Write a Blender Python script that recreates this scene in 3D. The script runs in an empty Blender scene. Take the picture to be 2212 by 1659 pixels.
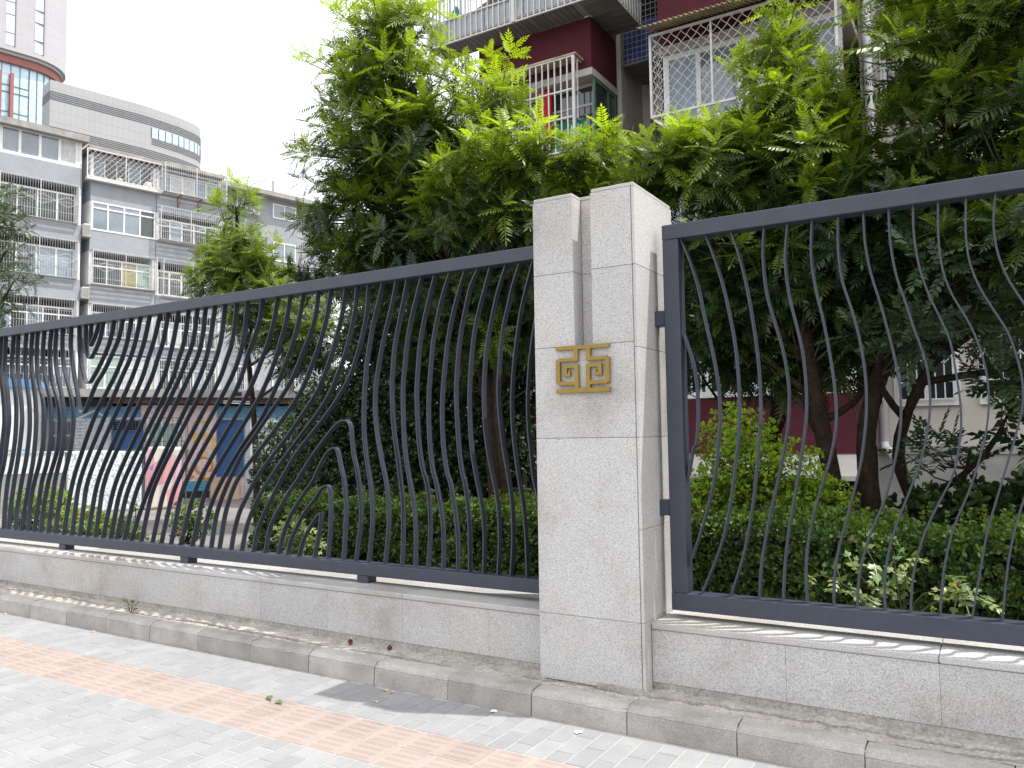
import bpy, math, random
import numpy as np
from mathutils import Matrix, Vector
R = math.radians
random.seed(7)
RNG = np.random.default_rng(11)
scene = bpy.context.scene
COL = scene.collection

# ---------------------------------------------------------------- camera
cam_d = bpy.data.cameras.new('camera')
cam = bpy.data.objects.new('camera', cam_d)
COL.objects.link(cam)
CR = np.array([[0.8551, -0.0453, -0.5165], [0.5183, 0.0459, 0.8540], [-0.01497, -0.99792, 0.06267]])
CAMH = 1.5
cam.matrix_world = Matrix(((CR[0, 0], -CR[0, 1], -CR[0, 2], 0), (CR[1, 0], -CR[1, 1], -CR[1, 2], 0),
                           (CR[2, 0], -CR[2, 1], -CR[2, 2], CAMH), (0, 0, 0, 1)))
cam_d.sensor_width = 36
cam_d.lens = 36 * 1720 / 2212
cam_d.clip_start = 0.05
cam_d.clip_end = 2000
scene.camera = cam

# ---------------------------------------------------------------- sky, sun, exposure
SUN = Vector((1.0, 0.40, 2.28)).normalized()
world = bpy.data.worlds.new('World')
scene.world = world
world.use_nodes = True
wn = world.node_tree
bg = wn.nodes['Background']
sky = wn.nodes.new('ShaderNodeTexSky')
sky.sky_type = 'NISHITA'
sky.sun_disc = False
sky.sun_elevation = math.asin(SUN.z)
sky.sun_rotation = math.atan2(SUN.x, SUN.y)
sky.air_density = 1.6
sky.dust_density = 7.0
sky.ozone_density = 0.6
haze_mix = wn.nodes.new('ShaderNodeMix')          # thin white summer haze over the whole sky
haze_mix.data_type = 'RGBA'
haze_mix.inputs[0].default_value = 0.78
haze_mix.inputs[7].default_value = (5.9, 5.95, 6.05, 1)
wn.links.new(sky.outputs[0], haze_mix.inputs[6])
wn.links.new(haze_mix.outputs[2], bg.inputs[0])
bg.inputs[1].default_value = 0.15
sun_d = bpy.data.lights.new('sun', 'SUN')
sun_d.energy = 2.4
sun_d.angle = R(0.6)
sun_d.color = (1.0, 0.97, 0.925)
sun = bpy.data.objects.new('sun', sun_d)
sun.rotation_euler = SUN.to_track_quat('Z', 'Y').to_euler()
sun.location = (10, 4, 30)
COL.objects.link(sun)
vs = scene.view_settings
vs.view_transform = 'Standard'
vs.look = 'None'
vs.gamma = 1.0
vs.use_curve_mapping = False
vs.exposure = 1.1
scene.cycles.max_bounces = 8
scene.cycles.transparent_max_bounces = 8

# ---------------------------------------------------------------- materials
def nodes_of(m):
    m.use_nodes = True
    nt = m.node_tree
    return nt, nt.nodes, nt.links, nt.nodes['Principled BSDF']

def ramp(N, stops):
    r = N.new('ShaderNodeValToRGB')
    e = r.color_ramp.elements
    while len(e) < len(stops):
        e.new(0.5)
    for el, (p, c) in zip(e, stops):
        el.position = p
        el.color = (c[0], c[1], c[2], 1)
    return r

def noise(N, L, scale, detail=3, rough=0.55, vec=None):
    n = N.new('ShaderNodeTexNoise')
    n.inputs['Scale'].default_value = scale
    n.inputs['Detail'].default_value = detail
    n.inputs['Roughness'].default_value = rough
    if vec is None:
        g = N.new('ShaderNodeNewGeometry')
        vec = g.outputs['Position']
    L.new(vec, n.inputs['Vector'])
    return n

def mixc(N, L, a, b, fac, mode='MIX'):
    m = N.new('ShaderNodeMix')
    m.data_type = 'RGBA'
    m.blend_type = mode
    for i, x in ((6, a), (7, b)):
        if hasattr(x, 'is_linked'):
            L.new(x, m.inputs[i])
        else:
            m.inputs[i].default_value = (x[0], x[1], x[2], 1)
    if hasattr(fac, 'is_linked'):
        L.new(fac, m.inputs[0])
    else:
        m.inputs[0].default_value = fac
    return m.outputs[2]

def objrand(N, L, lo, hi):
    o = N.new('ShaderNodeObjectInfo')
    m = N.new('ShaderNodeMapRange')
    m.inputs[3].default_value = lo
    m.inputs[4].default_value = hi
    L.new(o.outputs['Random'], m.inputs[0])
    return m.outputs[0]

def pm(name, c, c2=None, scale=6, rough=0.65, spec=0.4, metal=0.0, bump=0.0, bscale=40, vary=0.0, fine=None):
    """plain painted / plastered / stone surface with mottling, optional per-object variation"""
    m = bpy.data.materials.new(name)
    nt, N, L, P = nodes_of(m)
    c2 = c2 or tuple(x * 0.82 for x in c)
    n = noise(N, L, scale, 5, 0.6)
    r = ramp(N, [(0.32, c2), (0.66, c)])
    L.new(n.outputs['Fac'], r.inputs[0])
    out = r.outputs[0]
    if fine:
        f = noise(N, L, fine[0], 3, 0.7)
        fr = ramp(N, [(0.35, (1 - fine[1],) * 3), (0.65, (1 + fine[1] * 0.4,) * 3)])
        L.new(f.outputs['Fac'], fr.inputs[0])
        out = mixc(N, L, out, fr.outputs[0], 1.0, 'MULTIPLY')
    if vary:
        h = N.new('ShaderNodeHueSaturation')
        L.new(objrand(N, L, 1 - vary, 1 + vary), h.inputs['Value'])
        L.new(out, h.inputs['Color'])
        out = h.outputs[0]
    L.new(out, P.inputs['Base Color'])
    P.inputs['Roughness'].default_value = rough
    P.inputs['Specular IOR Level'].default_value = spec
    P.inputs['Metallic'].default_value = metal
    if bump:
        b = N.new('ShaderNodeBump')
        b.inputs['Strength'].default_value = bump
        b.inputs['Distance'].default_value = 0.01
        bn = noise(N, L, bscale, 4, 0.6)
        L.new(bn.outputs['Fac'], b.inputs['Height'])
        L.new(b.outputs[0], P.inputs['Normal'])
    return m

def granite(name, tone=1.0, warm=0.0):
    m = bpy.data.materials.new(name)
    nt, N, L, P = nodes_of(m)
    n = noise(N, L, 175, 3, 0.7)
    t = tone
    r = ramp(N, [(0.30, (0.17 * t, 0.17 * t, 0.175 * t)), (0.42, (0.37 * t, 0.365 * t, 0.365 * t)),
                 (0.52, (0.48 * t, 0.47 * t, 0.46 * t)), (0.68, (0.60 * t, 0.585 * t, 0.57 * t))])
    L.new(n.outputs['Fac'], r.inputs[0])
    big = noise(N, L, 2.1, 5, 0.6)             # rain marks and ochre patches in the stone
    br = ramp(N, [(0.28, (0.68, 0.67, 0.66)), (0.40, (0.86, 0.855, 0.85)), (0.52, (0.96, 0.965, 0.975)), (0.72, (0.98, 0.99, 1.02))])
    L.new(big.outputs['Fac'], br.inputs[0])
    out = mixc(N, L, r.outputs[0], br.outputs[0], 1.0, 'MULTIPLY')
    pink = noise(N, L, 240, 2, 0.6)
    pr = ramp(N, [(0.5, (1, 1, 1)), (0.72, (1.0, 0.96, 0.92))])
    L.new(pink.outputs['Fac'], pr.inputs[0])
    out = mixc(N, L, out, pr.outputs[0], 0.8, 'MULTIPLY')
    oc = noise(N, L, 1.3, 3, 0.5)
    orr = ramp(N, [(0.54, (1, 1, 1)), (0.72, (1.0, 0.92, 0.80))])
    L.new(oc.outputs['Fac'], orr.inputs[0])
    out = mixc(N, L, out, orr.outputs[0], 0.75, 'MULTIPLY')
    h = N.new('ShaderNodeHueSaturation')
    L.new(objrand(N, L, 0.92, 1.06), h.inputs['Value'])
    L.new(out, h.inputs['Color'])
    L.new(h.outputs[0], P.inputs['Base Color'])
    P.inputs['Roughness'].default_value = 0.62
    P.inputs['Specular IOR Level'].default_value = 0.35
    b = N.new('ShaderNodeBump')
    b.inputs['Strength'].default_value = 0.12
    b.inputs['Distance'].default_value = 0.004
    L.new(n.outputs['Fac'], b.inputs['Height'])
    L.new(b.outputs[0], P.inputs['Normal'])
    return m

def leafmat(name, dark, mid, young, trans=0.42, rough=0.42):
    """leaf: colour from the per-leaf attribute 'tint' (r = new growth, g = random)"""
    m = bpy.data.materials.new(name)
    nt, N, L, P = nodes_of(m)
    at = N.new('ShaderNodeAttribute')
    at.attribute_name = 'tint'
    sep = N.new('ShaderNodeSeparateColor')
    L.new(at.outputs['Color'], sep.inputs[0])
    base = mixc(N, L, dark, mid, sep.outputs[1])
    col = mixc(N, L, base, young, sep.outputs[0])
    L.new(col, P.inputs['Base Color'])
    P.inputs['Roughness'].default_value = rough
    P.inputs['Specular IOR Level'].default_value = 0.45
    tr = N.new('ShaderNodeBsdfTranslucent')
    tc = mixc(N, L, col, (1.8, 1.75, 0.5), 1.0, 'MULTIPLY')
    L.new(tc, tr.inputs['Color'])
    mx = N.new('ShaderNodeMixShader')
    ma = N.new('ShaderNodeMath')           # young thin leaves let more light through than old ones
    ma.operation = 'MULTIPLY_ADD'
    ma.inputs[1].default_value = trans * 0.75
    ma.inputs[2].default_value = trans * 0.5
    L.new(sep.outputs[0], ma.inputs[0])
    L.new(ma.outputs[0], mx.inputs[0])
    L.new(P.outputs[0], mx.inputs[1])
    L.new(tr.outputs[0], mx.inputs[2])
    L.new(mx.outputs[0], N['Material Output'].inputs[0])
    return m

def glassmat(name, c, rough=0.06, spec=0.8):
    m = bpy.data.materials.new(name)
    nt, N, L, P = nodes_of(m)
    n = noise(N, L, 1.3, 2)
    r = ramp(N, [(0.3, tuple(x * 0.75 for x in c)), (0.7, c)])
    L.new(n.outputs['Fac'], r.inputs[0])
    L.new(r.outputs[0], P.inputs['Base Color'])
    P.inputs['Roughness'].default_value = rough
    P.inputs['Specular IOR Level'].default_value = spec
    P.inputs['IOR'].default_value = 1.6
    return m

M = {}
M['granite'] = granite('granite', 1.13)
M['granite_wall'] = granite('granite_wall', 1.04)
M['steel'] = pm('dark_steel_paint', (0.041, 0.049, 0.073), (0.034, 0.041, 0.062), 9, rough=0.45, spec=0.5, bump=0.05, bscale=220, fine=(60, 0.12))
M['gold'] = pm('gold_paint', (0.30, 0.20, 0.045), (0.25, 0.165, 0.035), 12, rough=0.42, spec=0.5, metal=0.35)
M['brick'] = pm('grey_paver', (0.300, 0.305, 0.312), (0.262, 0.267, 0.275), 7, rough=0.85, spec=0.25, bump=0.25, bscale=260, vary=0.075, fine=(170, 0.16))
M['tile'] = pm('terracotta_tile', (0.345, 0.293, 0.270), (0.320, 0.266, 0.243), 9, rough=0.85, spec=0.25, bump=0.2, bscale=240, vary=0.06, fine=(150, 0.14))
M['tile_bar'] = pm('worn_tile_bar', (0.315, 0.25, 0.228), (0.28, 0.22, 0.198), 9, rough=0.85, spec=0.25, vary=0.10, fine=(150, 0.14))
M['sand'] = pm('joint_sand', (0.42, 0.40, 0.375), (0.36, 0.34, 0.315), 12, rough=0.95, spec=0.1, bump=0.3, bscale=300)
M['kerb'] = pm('kerb_concrete', (0.44, 0.425, 0.405), (0.32, 0.308, 0.293), 5, rough=0.9, spec=0.2, bump=0.45, bscale=120, vary=0.12, fine=(120, 0.22))
M['mortar'] = pm('rough_mortar', (0.46, 0.435, 0.395), (0.32, 0.30, 0.27), 8, rough=0.95, spec=0.15, bump=0.7, bscale=70, fine=(60, 0.3))
M['soil'] = pm('garden_soil', (0.085, 0.062, 0.042), (0.045, 0.034, 0.025), 6, rough=0.95, spec=0.1, bump=0.8, bscale=40)
M['asphalt'] = pm('courtyard_paving', (0.23, 0.21, 0.195), (0.16, 0.15, 0.14), 1.2, rough=0.9, spec=0.2, bump=0.3, bscale=90, fine=(60, 0.15))
M['earth'] = pm('open_ground', (0.17, 0.155, 0.135), (0.12, 0.11, 0.095), 0.4, rough=0.95, spec=0.1)
M['bark'] = pm('bark', (0.058, 0.037, 0.025), (0.022, 0.016, 0.012), 18, rough=0.9, spec=0.2, bump=0.8, bscale=45, fine=(70, 0.35))
M['twig'] = pm('green_twig', (0.10, 0.09, 0.035), (0.06, 0.055, 0.025), 18, rough=0.7)
M['leaf_pinnate'] = leafmat('leaf_pinnate', (0.006, 0.018, 0.007), (0.019, 0.058, 0.014), (0.26, 0.37, 0.022), 0.42)
M['leaf_hedge'] = leafmat('leaf_hedge', (0.018, 0.045, 0.014), (0.050, 0.115, 0.026), (0.20, 0.32, 0.045), 0.25, 0.35)
M['leaf_golden_sunlit'] = leafmat('leaf_golden_sunlit', (0.055, 0.125, 0.015), (0.13, 0.25, 0.03), (0.30, 0.45, 0.04), 0.35)  # yellow green raised in the colour so the shaded shrub looks sunlit
M['leaf_dark'] = leafmat('leaf_dark', (0.010, 0.024, 0.012), (0.024, 0.05, 0.02), (0.07, 0.14, 0.03), 0.25, 0.4)
M['leaf_elm'] = leafmat('leaf_elm', (0.014, 0.034, 0.016), (0.045, 0.085, 0.04), (0.12, 0.19, 0.05), 0.3, 0.38)
M['leaf_rose'] = leafmat('leaf_rose', (0.07, 0.14, 0.05), (0.17, 0.25, 0.10), (0.38, 0.42, 0.16), 0.35, 0.4)
M['petal_red'] = pm('petal_red', (0.75, 0.07, 0.07), (0.55, 0.03, 0.04), 60, rough=0.6)
M['petal_pink'] = pm('petal_pink', (0.80, 0.25, 0.24), (0.70, 0.13, 0.15), 60, rough=0.6)
M['red_wall'] = pm('dark_red_render', (0.092, 0.022, 0.032), (0.079, 0.018, 0.027), 2.5, rough=0.85, spec=0.2, bump=0.15, bscale=150, fine=(90, 0.12))
M['white_wall'] = pm('off_white_render', (0.50, 0.475, 0.445), (0.41, 0.39, 0.365), 1.2, rough=0.9, spec=0.2, bump=0.15, bscale=80)
M['cream_wall'] = pm('cream_render', (0.56, 0.53, 0.48), (0.48, 0.45, 0.40), 1.0, rough=0.9, spec=0.2, bump=0.12, bscale=80)
M['grey_wall'] = pm('blue_grey_render', (0.34, 0.355, 0.395), (0.295, 0.31, 0.345), 0.7, rough=0.9, spec=0.2, fine=(3, 0.06))
M['concrete'] = pm('weathered_concrete', (0.36, 0.35, 0.335), (0.24, 0.235, 0.225), 2.2, rough=0.9, spec=0.2, bump=0.2, bscale=30)
M['white_metal_dull'] = pm('dull white cage', (0.56, 0.57, 0.58), (0.42, 0.42, 0.42), 4, rough=0.5)
M['white_metal'] = pm('white_painted_bar', (0.66, 0.66, 0.66), (0.50, 0.49, 0.47), 8, rough=0.5)
M['grey_metal'] = pm('grey_sheet_metal', (0.40, 0.42, 0.46), (0.32, 0.34, 0.38), 2.5, rough=0.45, spec=0.5)
M['soffit'] = pm('grey_soffit_boards', (0.20, 0.195, 0.19), (0.13, 0.12, 0.115), 2.0, rough=0.8, vary=0.18)
M['white_pvc'] = pm('white_pvc', (0.78, 0.79, 0.80), (0.70, 0.71, 0.72), 2, rough=0.35, spec=0.5)
M['green_frame'] = pm('green_steel_frame', (0.075, 0.17, 0.13), (0.05, 0.12, 0.095), 8, rough=0.5)
M['dark_in'] = pm('dark_interior', (0.022, 0.022, 0.024), (0.012, 0.012, 0.014), 2, rough=0.9, spec=0.1)
M['glass_dark'] = glassmat('glass_dark', (0.035, 0.045, 0.05))
M['glass_sky'] = glassmat('glass_sky', (0.20, 0.25, 0.29), 0.08, 0.9)
M['glass_pale'] = glassmat('glass_pale', (0.60, 0.70, 0.78), 0.1, 0.9)
M['glass_blue'] = glassmat('glass_blue', (0.50, 0.70, 0.83), 0.08, 0.9)
M['curtain'] = pm('pale_curtain', (0.60, 0.62, 0.62), (0.42, 0.45, 0.46), 5, rough=0.9)
M['curtain_blue'] = pm('blue_grey_curtain', (0.33, 0.40, 0.47), (0.25, 0.31, 0.38), 5, rough=0.9)
M['curtain_green'] = pm('green_curtain', (0.33, 0.46, 0.40), (0.26, 0.38, 0.33), 5, rough=0.9)
M['cladding'] = pm('pale_cladding', (0.41, 0.405, 0.43), (0.38, 0.375, 0.40), 0.2, rough=0.6)
M['cladding_grey'] = pm('grey_cladding', (0.36, 0.365, 0.38), (0.335, 0.34, 0.355), 0.2, rough=0.6)
M['groove'] = pm('dark_groove', (0.10, 0.11, 0.12), (0.07, 0.08, 0.09), 1, rough=0.6)
M['red_trim'] = pm('red_cladding', (0.30, 0.12, 0.11), (0.26, 0.10, 0.095), 0.5, rough=0.6)
M['mullion'] = pm('dark_mullion', (0.13, 0.15, 0.18), (0.10, 0.12, 0.14), 1, rough=0.5)
M['corrugate'] = pm('yellowed_corrugated_sheet', (0.50, 0.42, 0.27), (0.27, 0.21, 0.12), 3.0, rough=0.7)
M['blue_board'] = pm('blue_board', (0.02, 0.055, 0.25), (0.015, 0.04, 0.18), 2, rough=0.6)
M['blue_door'] = pm('blue_painted_door', (0.03, 0.09, 0.24), (0.022, 0.07, 0.19), 3, rough=0.6)
M['mural_blue'] = pm('mural_blue', (0.10, 0.30, 0.46), (0.07, 0.20, 0.36), 4, rough=0.85)
M['mural_pale'] = pm('mural_pale', (0.52, 0.56, 0.62), (0.42, 0.47, 0.54), 4, rough=0.85)
M['mural_pink'] = pm('mural_pink', (0.70, 0.58, 0.56), (0.62, 0.51, 0.49), 4, rough=0.85)
M['mural_yellow'] = pm('mural_yellow', (0.70, 0.45, 0.04), (0.6, 0.36, 0.03), 6, rough=0.8)
M['mural_orange'] = pm('mural_orange', (0.62, 0.27, 0.05), (0.5, 0.2, 0.04), 6, rough=0.8)
M['mural_cyan'] = pm('mural_cyan', (0.06, 0.34, 0.50), (0.04, 0.26, 0.40), 6, rough=0.8)
M['mural_black'] = pm('mural_black', (0.02, 0.02, 0.024), (0.012, 0.012, 0.014), 6, rough=0.8)
M['brown_fascia'] = pm('brown_fascia', (0.16, 0.09, 0.075), (0.08, 0.05, 0.045), 3, rough=0.85)
M['tan_board'] = pm('tan_board', (0.42, 0.31, 0.22), (0.36, 0.26, 0.18), 3, rough=0.85)
M['white_paint'] = pm('white_paint', (0.78, 0.78, 0.77), (0.70, 0.70, 0.69), 1.5, rough=0.7)
M['blue_roof'] = pm('blue_trim', (0.12, 0.32, 0.60), (0.10, 0.27, 0.52), 2, rough=0.6)
M['teal_cloth'] = pm('teal_cloth', (0.04, 0.30, 0.24), (0.025, 0.22, 0.18), 6, rough=0.85)
M['brown_cloth'] = pm('brown_cloth', (0.20, 0.15, 0.12), (0.13, 0.10, 0.08), 8, rough=0.95)
M['red_cloth'] = pm('red_cloth', (0.50, 0.02, 0.03), (0.4, 0.015, 0.02), 8, rough=0.9)
M['yellow_cloth'] = pm('yellow_cloth', (0.34, 0.31, 0.13), (0.27, 0.24, 0.10), 8, rough=0.9)
M['stake'] = pm('weathered_stake', (0.13, 0.10, 0.085), (0.08, 0.065, 0.055), 14, rough=0.9)
M['rust'] = pm('rusty_bolt', (0.14, 0.045, 0.025), (0.08, 0.03, 0.02), 60, rough=0.85)
M['filter'] = pm('cigarette_filter', (0.62, 0.36, 0.14), (0.52, 0.29, 0.11), 60, rough=0.8)
M['paper'] = pm('white_paper', (0.80, 0.80, 0.79), (0.72, 0.72, 0.71), 60, rough=0.8)
M['ac_white'] = pm('ac_casing', (0.60, 0.60, 0.58), (0.5, 0.5, 0.48), 3, rough=0.5)

def printed_cloth(name, base, spot, scale, thr):
    m = bpy.data.materials.new(name)
    nt, N, L, P = nodes_of(m)
    n = noise(N, L, scale, 2, 0.6)
    r = ramp(N, [(thr, base), (thr + 0.05, spot)])
    L.new(n.outputs['Fac'], r.inputs[0])
    L.new(r.outputs[0], P.inputs['Base Color'])
    P.inputs['Roughness'].default_value = 0.9
    return m
M['floral'] = printed_cloth('floral_sheet', (0.70, 0.74, 0.72), (0.28, 0.40, 0.45), 22, 0.545)
def patchwork():
    m = bpy.data.materials.new('patchwork_quilt')
    nt, N, L, P = nodes_of(m)
    tc = N.new('ShaderNodeTexCoord')
    v = N.new('ShaderNodeTexVoronoi')
    v.inputs['Scale'].default_value = 3.4
    mp = N.new('ShaderNodeMapping')
    mp.inputs['Rotation'].default_value = (0.3, 0.5, 0.6)
    mp.inputs['Scale'].default_value = (1, 1, 0.55)
    L.new(tc.outputs['Object'], mp.inputs[0])
    L.new(mp.outputs[0], v.inputs['Vector'])
    sp = N.new('ShaderNodeSeparateColor')
    L.new(v.outputs['Color'], sp.inputs[0])
    r = ramp(N, [(0.0, (0.60, 0.30, 0.32)), (0.2, (0.62, 0.38, 0.50)), (0.38, (0.60, 0.56, 0.50)), (0.58, (0.32, 0.18, 0.42)), (0.78, (0.60, 0.40, 0.47)), (0.9, (0.58, 0.55, 0.52))])
    r.color_ramp.interpolation = 'CONSTANT'
    L.new(sp.outputs[0], r.inputs[0])
    L.new(r.outputs[0], P.inputs['Base Color'])
    P.inputs['Roughness'].default_value = 0.9
    return m
M['quilt'] = patchwork()
def add_panel_lines(m, w, h, col):
    """far cladding: faint panel joints as fine relief colour"""
    nt = m.node_tree; N = nt.nodes; L = nt.links; P = N['Principled BSDF']
    tc = N.new('ShaderNodeTexCoord')
    sx = N.new('ShaderNodeSeparateXYZ'); L.new(tc.outputs['Object'], sx.inputs[0])
    src = P.inputs['Base Color'].links[0].from_socket
    out = src
    for ax, step in ((0, w), (2, h)):
        d = N.new('ShaderNodeMath'); d.operation = 'MULTIPLY'; d.inputs[1].default_value = 1 / step
        L.new(sx.outputs[ax], d.inputs[0])
        f = N.new('ShaderNodeMath'); f.operation = 'FRACT'; L.new(d.outputs[0], f.inputs[0])
        g = N.new('ShaderNodeMath'); g.operation = 'LESS_THAN'; g.inputs[1].default_value = 0.07
        L.new(f.outputs[0], g.inputs[0])
        out = mixc(N, L, out, col, g.outputs[0])
    L.new(out, P.inputs['Base Color'])
add_panel_lines(M['cladding'], 0.9, 1.8, (0.36, 0.355, 0.375))
add_panel_lines(M['cladding_grey'], 0.8, 1.6, (0.29, 0.295, 0.305))

# ---------------------------------------------------------------- mesh helpers
ROOT = {}
def tagp(o, label=None, cat=None, group=None, kind=None):
    if label: o['label'] = label
    if cat: o['category'] = cat
    if group: o['group'] = group
    if kind: o['kind'] = kind
    return o

def thing(name, loc, label, cat, rz=0.0, group=None):
    o = bpy.data.objects.new(name, None)
    o.empty_display_size = 0.2
    o.location = loc
    o.rotation_euler = (0, 0, rz)
    COL.objects.link(o)
    ROOT[o.name] = Matrix.Translation(Vector(loc)) @ Matrix.Rotation(rz, 4, 'Z')
    return tagp(o, label, cat, group)

def link(name, mesh, parent=None):
    o = bpy.data.objects.new(name, mesh)
    COL.objects.link(o)
    if parent is not None:
        o.parent = parent
        ROOT[o.name] = ROOT.get(parent.name, Matrix.Identity(4))
    return o

class MB:
    def __init__(s, local=False):
        s.v = []; s.f = []; s.local = local
    def quadbox(s, P):      # 8 points: bottom 4 ccw, top 4 ccw
        b = len(s.v); s.v += [tuple(p) for p in P]
        s.f += [(b, b + 3, b + 2, b + 1), (b + 4, b + 5, b + 6, b + 7), (b, b + 1, b + 5, b + 4), (b + 1, b + 2, b + 6, b + 5), (b + 2, b + 3, b + 7, b + 6), (b + 3, b, b + 4, b + 7)]
        return s
    def box(s, x0, x1, y0, y1, z0, z1):
        return s.quadbox([(x0, y0, z0), (x1, y0, z0), (x1, y1, z0), (x0, y1, z0), (x0, y0, z1), (x1, y0, z1), (x1, y1, z1), (x0, y1, z1)])
    def cbox(s, x0, x1, y0, y1, z0, z1, c):      # chamfered top edges
        b = len(s.v)
        s.v += [(x0, y0, z0), (x1, y0, z0), (x1, y1, z0), (x0, y1, z0), (x0, y0, z1 - c), (x1, y0, z1 - c), (x1, y1, z1 - c), (x0, y1, z1 - c),
                (x0 + c, y0 + c, z1), (x1 - c, y0 + c, z1), (x1 - c, y1 - c, z1), (x0 + c, y1 - c, z1)]
        for i in range(4):
            j = (i + 1) % 4
            s.f += [(b + i, b + j, b + 4 + j, b + 4 + i), (b + 4 + i, b + 4 + j, b + 8 + j, b + 8 + i)]
        s.f += [(b + 8, b + 9, b + 10, b + 11), (b + 3, b + 2, b + 1, b)]
        return s
    def tube(s, pts, r0, r1=None, n=5, cap=True):
        pts = [Vector(p) for p in pts]
        r1 = r0 if r1 is None else r1
        b = len(s.v); m = len(pts)
        for i, p in enumerate(pts):
            d = (pts[min(i + 1, m - 1)] - pts[max(i - 1, 0)])
            d = d.normalized() if d.length > 1e-9 else Vector((0, 0, 1))
            a = d.cross(Vector((0.13, 0.31, 0.94)) if abs(d.z) < 0.9 else Vector((1, 0.1, 0))).normalized()
            c = d.cross(a)
            r = r0 + (r1 - r0) * i / max(1, m - 1)
            for k in range(n):
                t = 2 * math.pi * (k + 0.5) / n
                q = p + a * (r * math.cos(t)) + c * (r * math.sin(t))
                s.v.append(tuple(q))
        for i in range(m - 1):
            for k in range(n):
                k2 = (k + 1) % n
                s.f.append((b + i * n + k, b + i * n + k2, b + (i + 1) * n + k2, b + (i + 1) * n + k))
        if cap:
            s.f.append(tuple(b + k for k in range(n))[::-1])
            s.f.append(tuple(b + (m - 1) * n + k for k in range(n)))
        return s
    def prism(s, poly, f, a, c):     # poly in 2D extruded between a and c through f(u,v,w)
        b = len(s.v); n = len(poly)
        s.v += [tuple(f(u, v, a)) for u, v in poly] + [tuple(f(u, v, c)) for u, v in poly]
        s.f.append(tuple(range(b, b + n))); s.f.append(tuple(range(b + 2 * n - 1, b + n - 1, -1)))
        for i in range(n):
            j = (i + 1) % n
            s.f.append((b + i, b + n + i, b + n + j, b + j))
        return s
    def grid(s, f, nu, nv):
        b = len(s.v)
        for i in range(nu + 1):
            for j in range(nv + 1):
                s.v.append(tuple(f(i / nu, j / nv)))
        for i in range(nu):
            for j in range(nv):
                a = b + i * (nv + 1) + j
                s.f.append((a, a + nv + 1, a + nv + 2, a + 1))
        return s
    def mesh(s, name, mat, M4=None, mat2=None, i2=None):
        me = bpy.data.meshes.new(name)
        v = s.v
        if M4 is not None:
            A = np.array(M4); V = np.array(v, float)
            v = (V @ A[:3, :3].T + A[:3, 3]).tolist()
        me.from_pydata(v, [], s.f)
        me.materials.append(M[mat])
        if mat2:
            me.materials.append(M[mat2])
            for i in i2: me.polygons[i].material_index = 1
        import bmesh
        bm = bmesh.new(); bm.from_mesh(me)
        bmesh.ops.recalc_face_normals(bm, faces=bm.faces)
        bm.to_mesh(me); bm.free()
        return me
    def build(s, name, mat, parent=None, smooth=False, kind=None, label=None):
        M4 = None
        if parent is not None and not s.local:
            M4 = ROOT.get(parent.name, Matrix.Identity(4)).inverted()
        me = s.mesh(name, mat, M4)
        if smooth:
            me.shade_smooth()
        o = link(name, me, parent)
        if kind: o['kind'] = kind
        if label: o['label'] = label
        return o

def bevel(o, w, seg=2):
    m = o.modifiers.new('bevel', 'BEVEL'); m.width = w; m.segments = seg; m.limit_method = 'ANGLE'
    return o

def spline(pts, step=0.03):
    P = np.array(pts, float); n = len(P)
    P2 = np.vstack([2 * P[0] - P[1], P, 2 * P[-1] - P[-2]])
    out = []
    for i in range(1, n):
        p0, p1, p2, p3 = P2[i - 1], P2[i], P2[i + 1], P2[i + 2]
        a = 0.5
        t0 = 0; t1 = t0 + max(1e-4, np.linalg.norm(p1 - p0)) ** a; t2 = t1 + max(1e-4, np.linalg.norm(p2 - p1)) ** a; t3 = t2 + max(1e-4, np.linalg.norm(p3 - p2)) ** a
        k = max(2, int(np.linalg.norm(p2 - p1) / step))
        for t in np.linspace(t1, t2, k, endpoint=False):
            A1 = (t1 - t) / (t1 - t0) * p0 + (t - t0) / (t1 - t0) * p1
            A2 = (t2 - t) / (t2 - t1) * p1 + (t - t1) / (t2 - t1) * p2
            A3 = (t3 - t) / (t3 - t2) * p2 + (t - t2) / (t3 - t2) * p3
            B1 = (t2 - t) / (t2 - t0) * A1 + (t - t0) / (t2 - t0) * A2
            B2 = (t3 - t) / (t3 - t1) * A2 + (t - t1) / (t3 - t1) * A3
            out.append((t2 - t) / (t2 - t1) * B1 + (t - t1) / (t2 - t1) * B2)
    out.append(P[-1])
    return np.array(out)

def in_view(x, y, z, m=40):
    c = CR.T @ np.array((x, y, z - CAMH))
    if c[2] < 0.2: return None
    u = c[0] / c[2] * 1720 + 1106; v = c[1] / c[2] * 1720 + 829.5
    return c[2] if (-m < u < 2212 + m and -m < v < 1659 + m) else None

# ================================================================ SETTING: ground
def structure(name, mb, mat, smooth=False):
    o = mb.build(name, mat, None, smooth)
    o['kind'] = 'structure'
    ROOT[o.name] = Matrix.Identity(4)
    return o
structure('ground', MB().box(-450, 450, -350, 450, -0.5, -0.06), 'earth')
structure('courtyard', MB().box(-45, -3.5, 6.4, 60, -0.3, 0.0), 'asphalt')
soil = MB()
def soil_f(u, v):
    x = -14 + 22 * u; y = 4.44 + 10.5 * v
    return (x, y, 0.10 + 0.03 * math.sin(3.1 * x) * math.cos(2.3 * y) - 0.16 * max(0, min(1, (-6.2 - x) / 1.5)))
structure('garden_soil', soil.grid(soil_f, 70, 36), 'soil', True)

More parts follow.
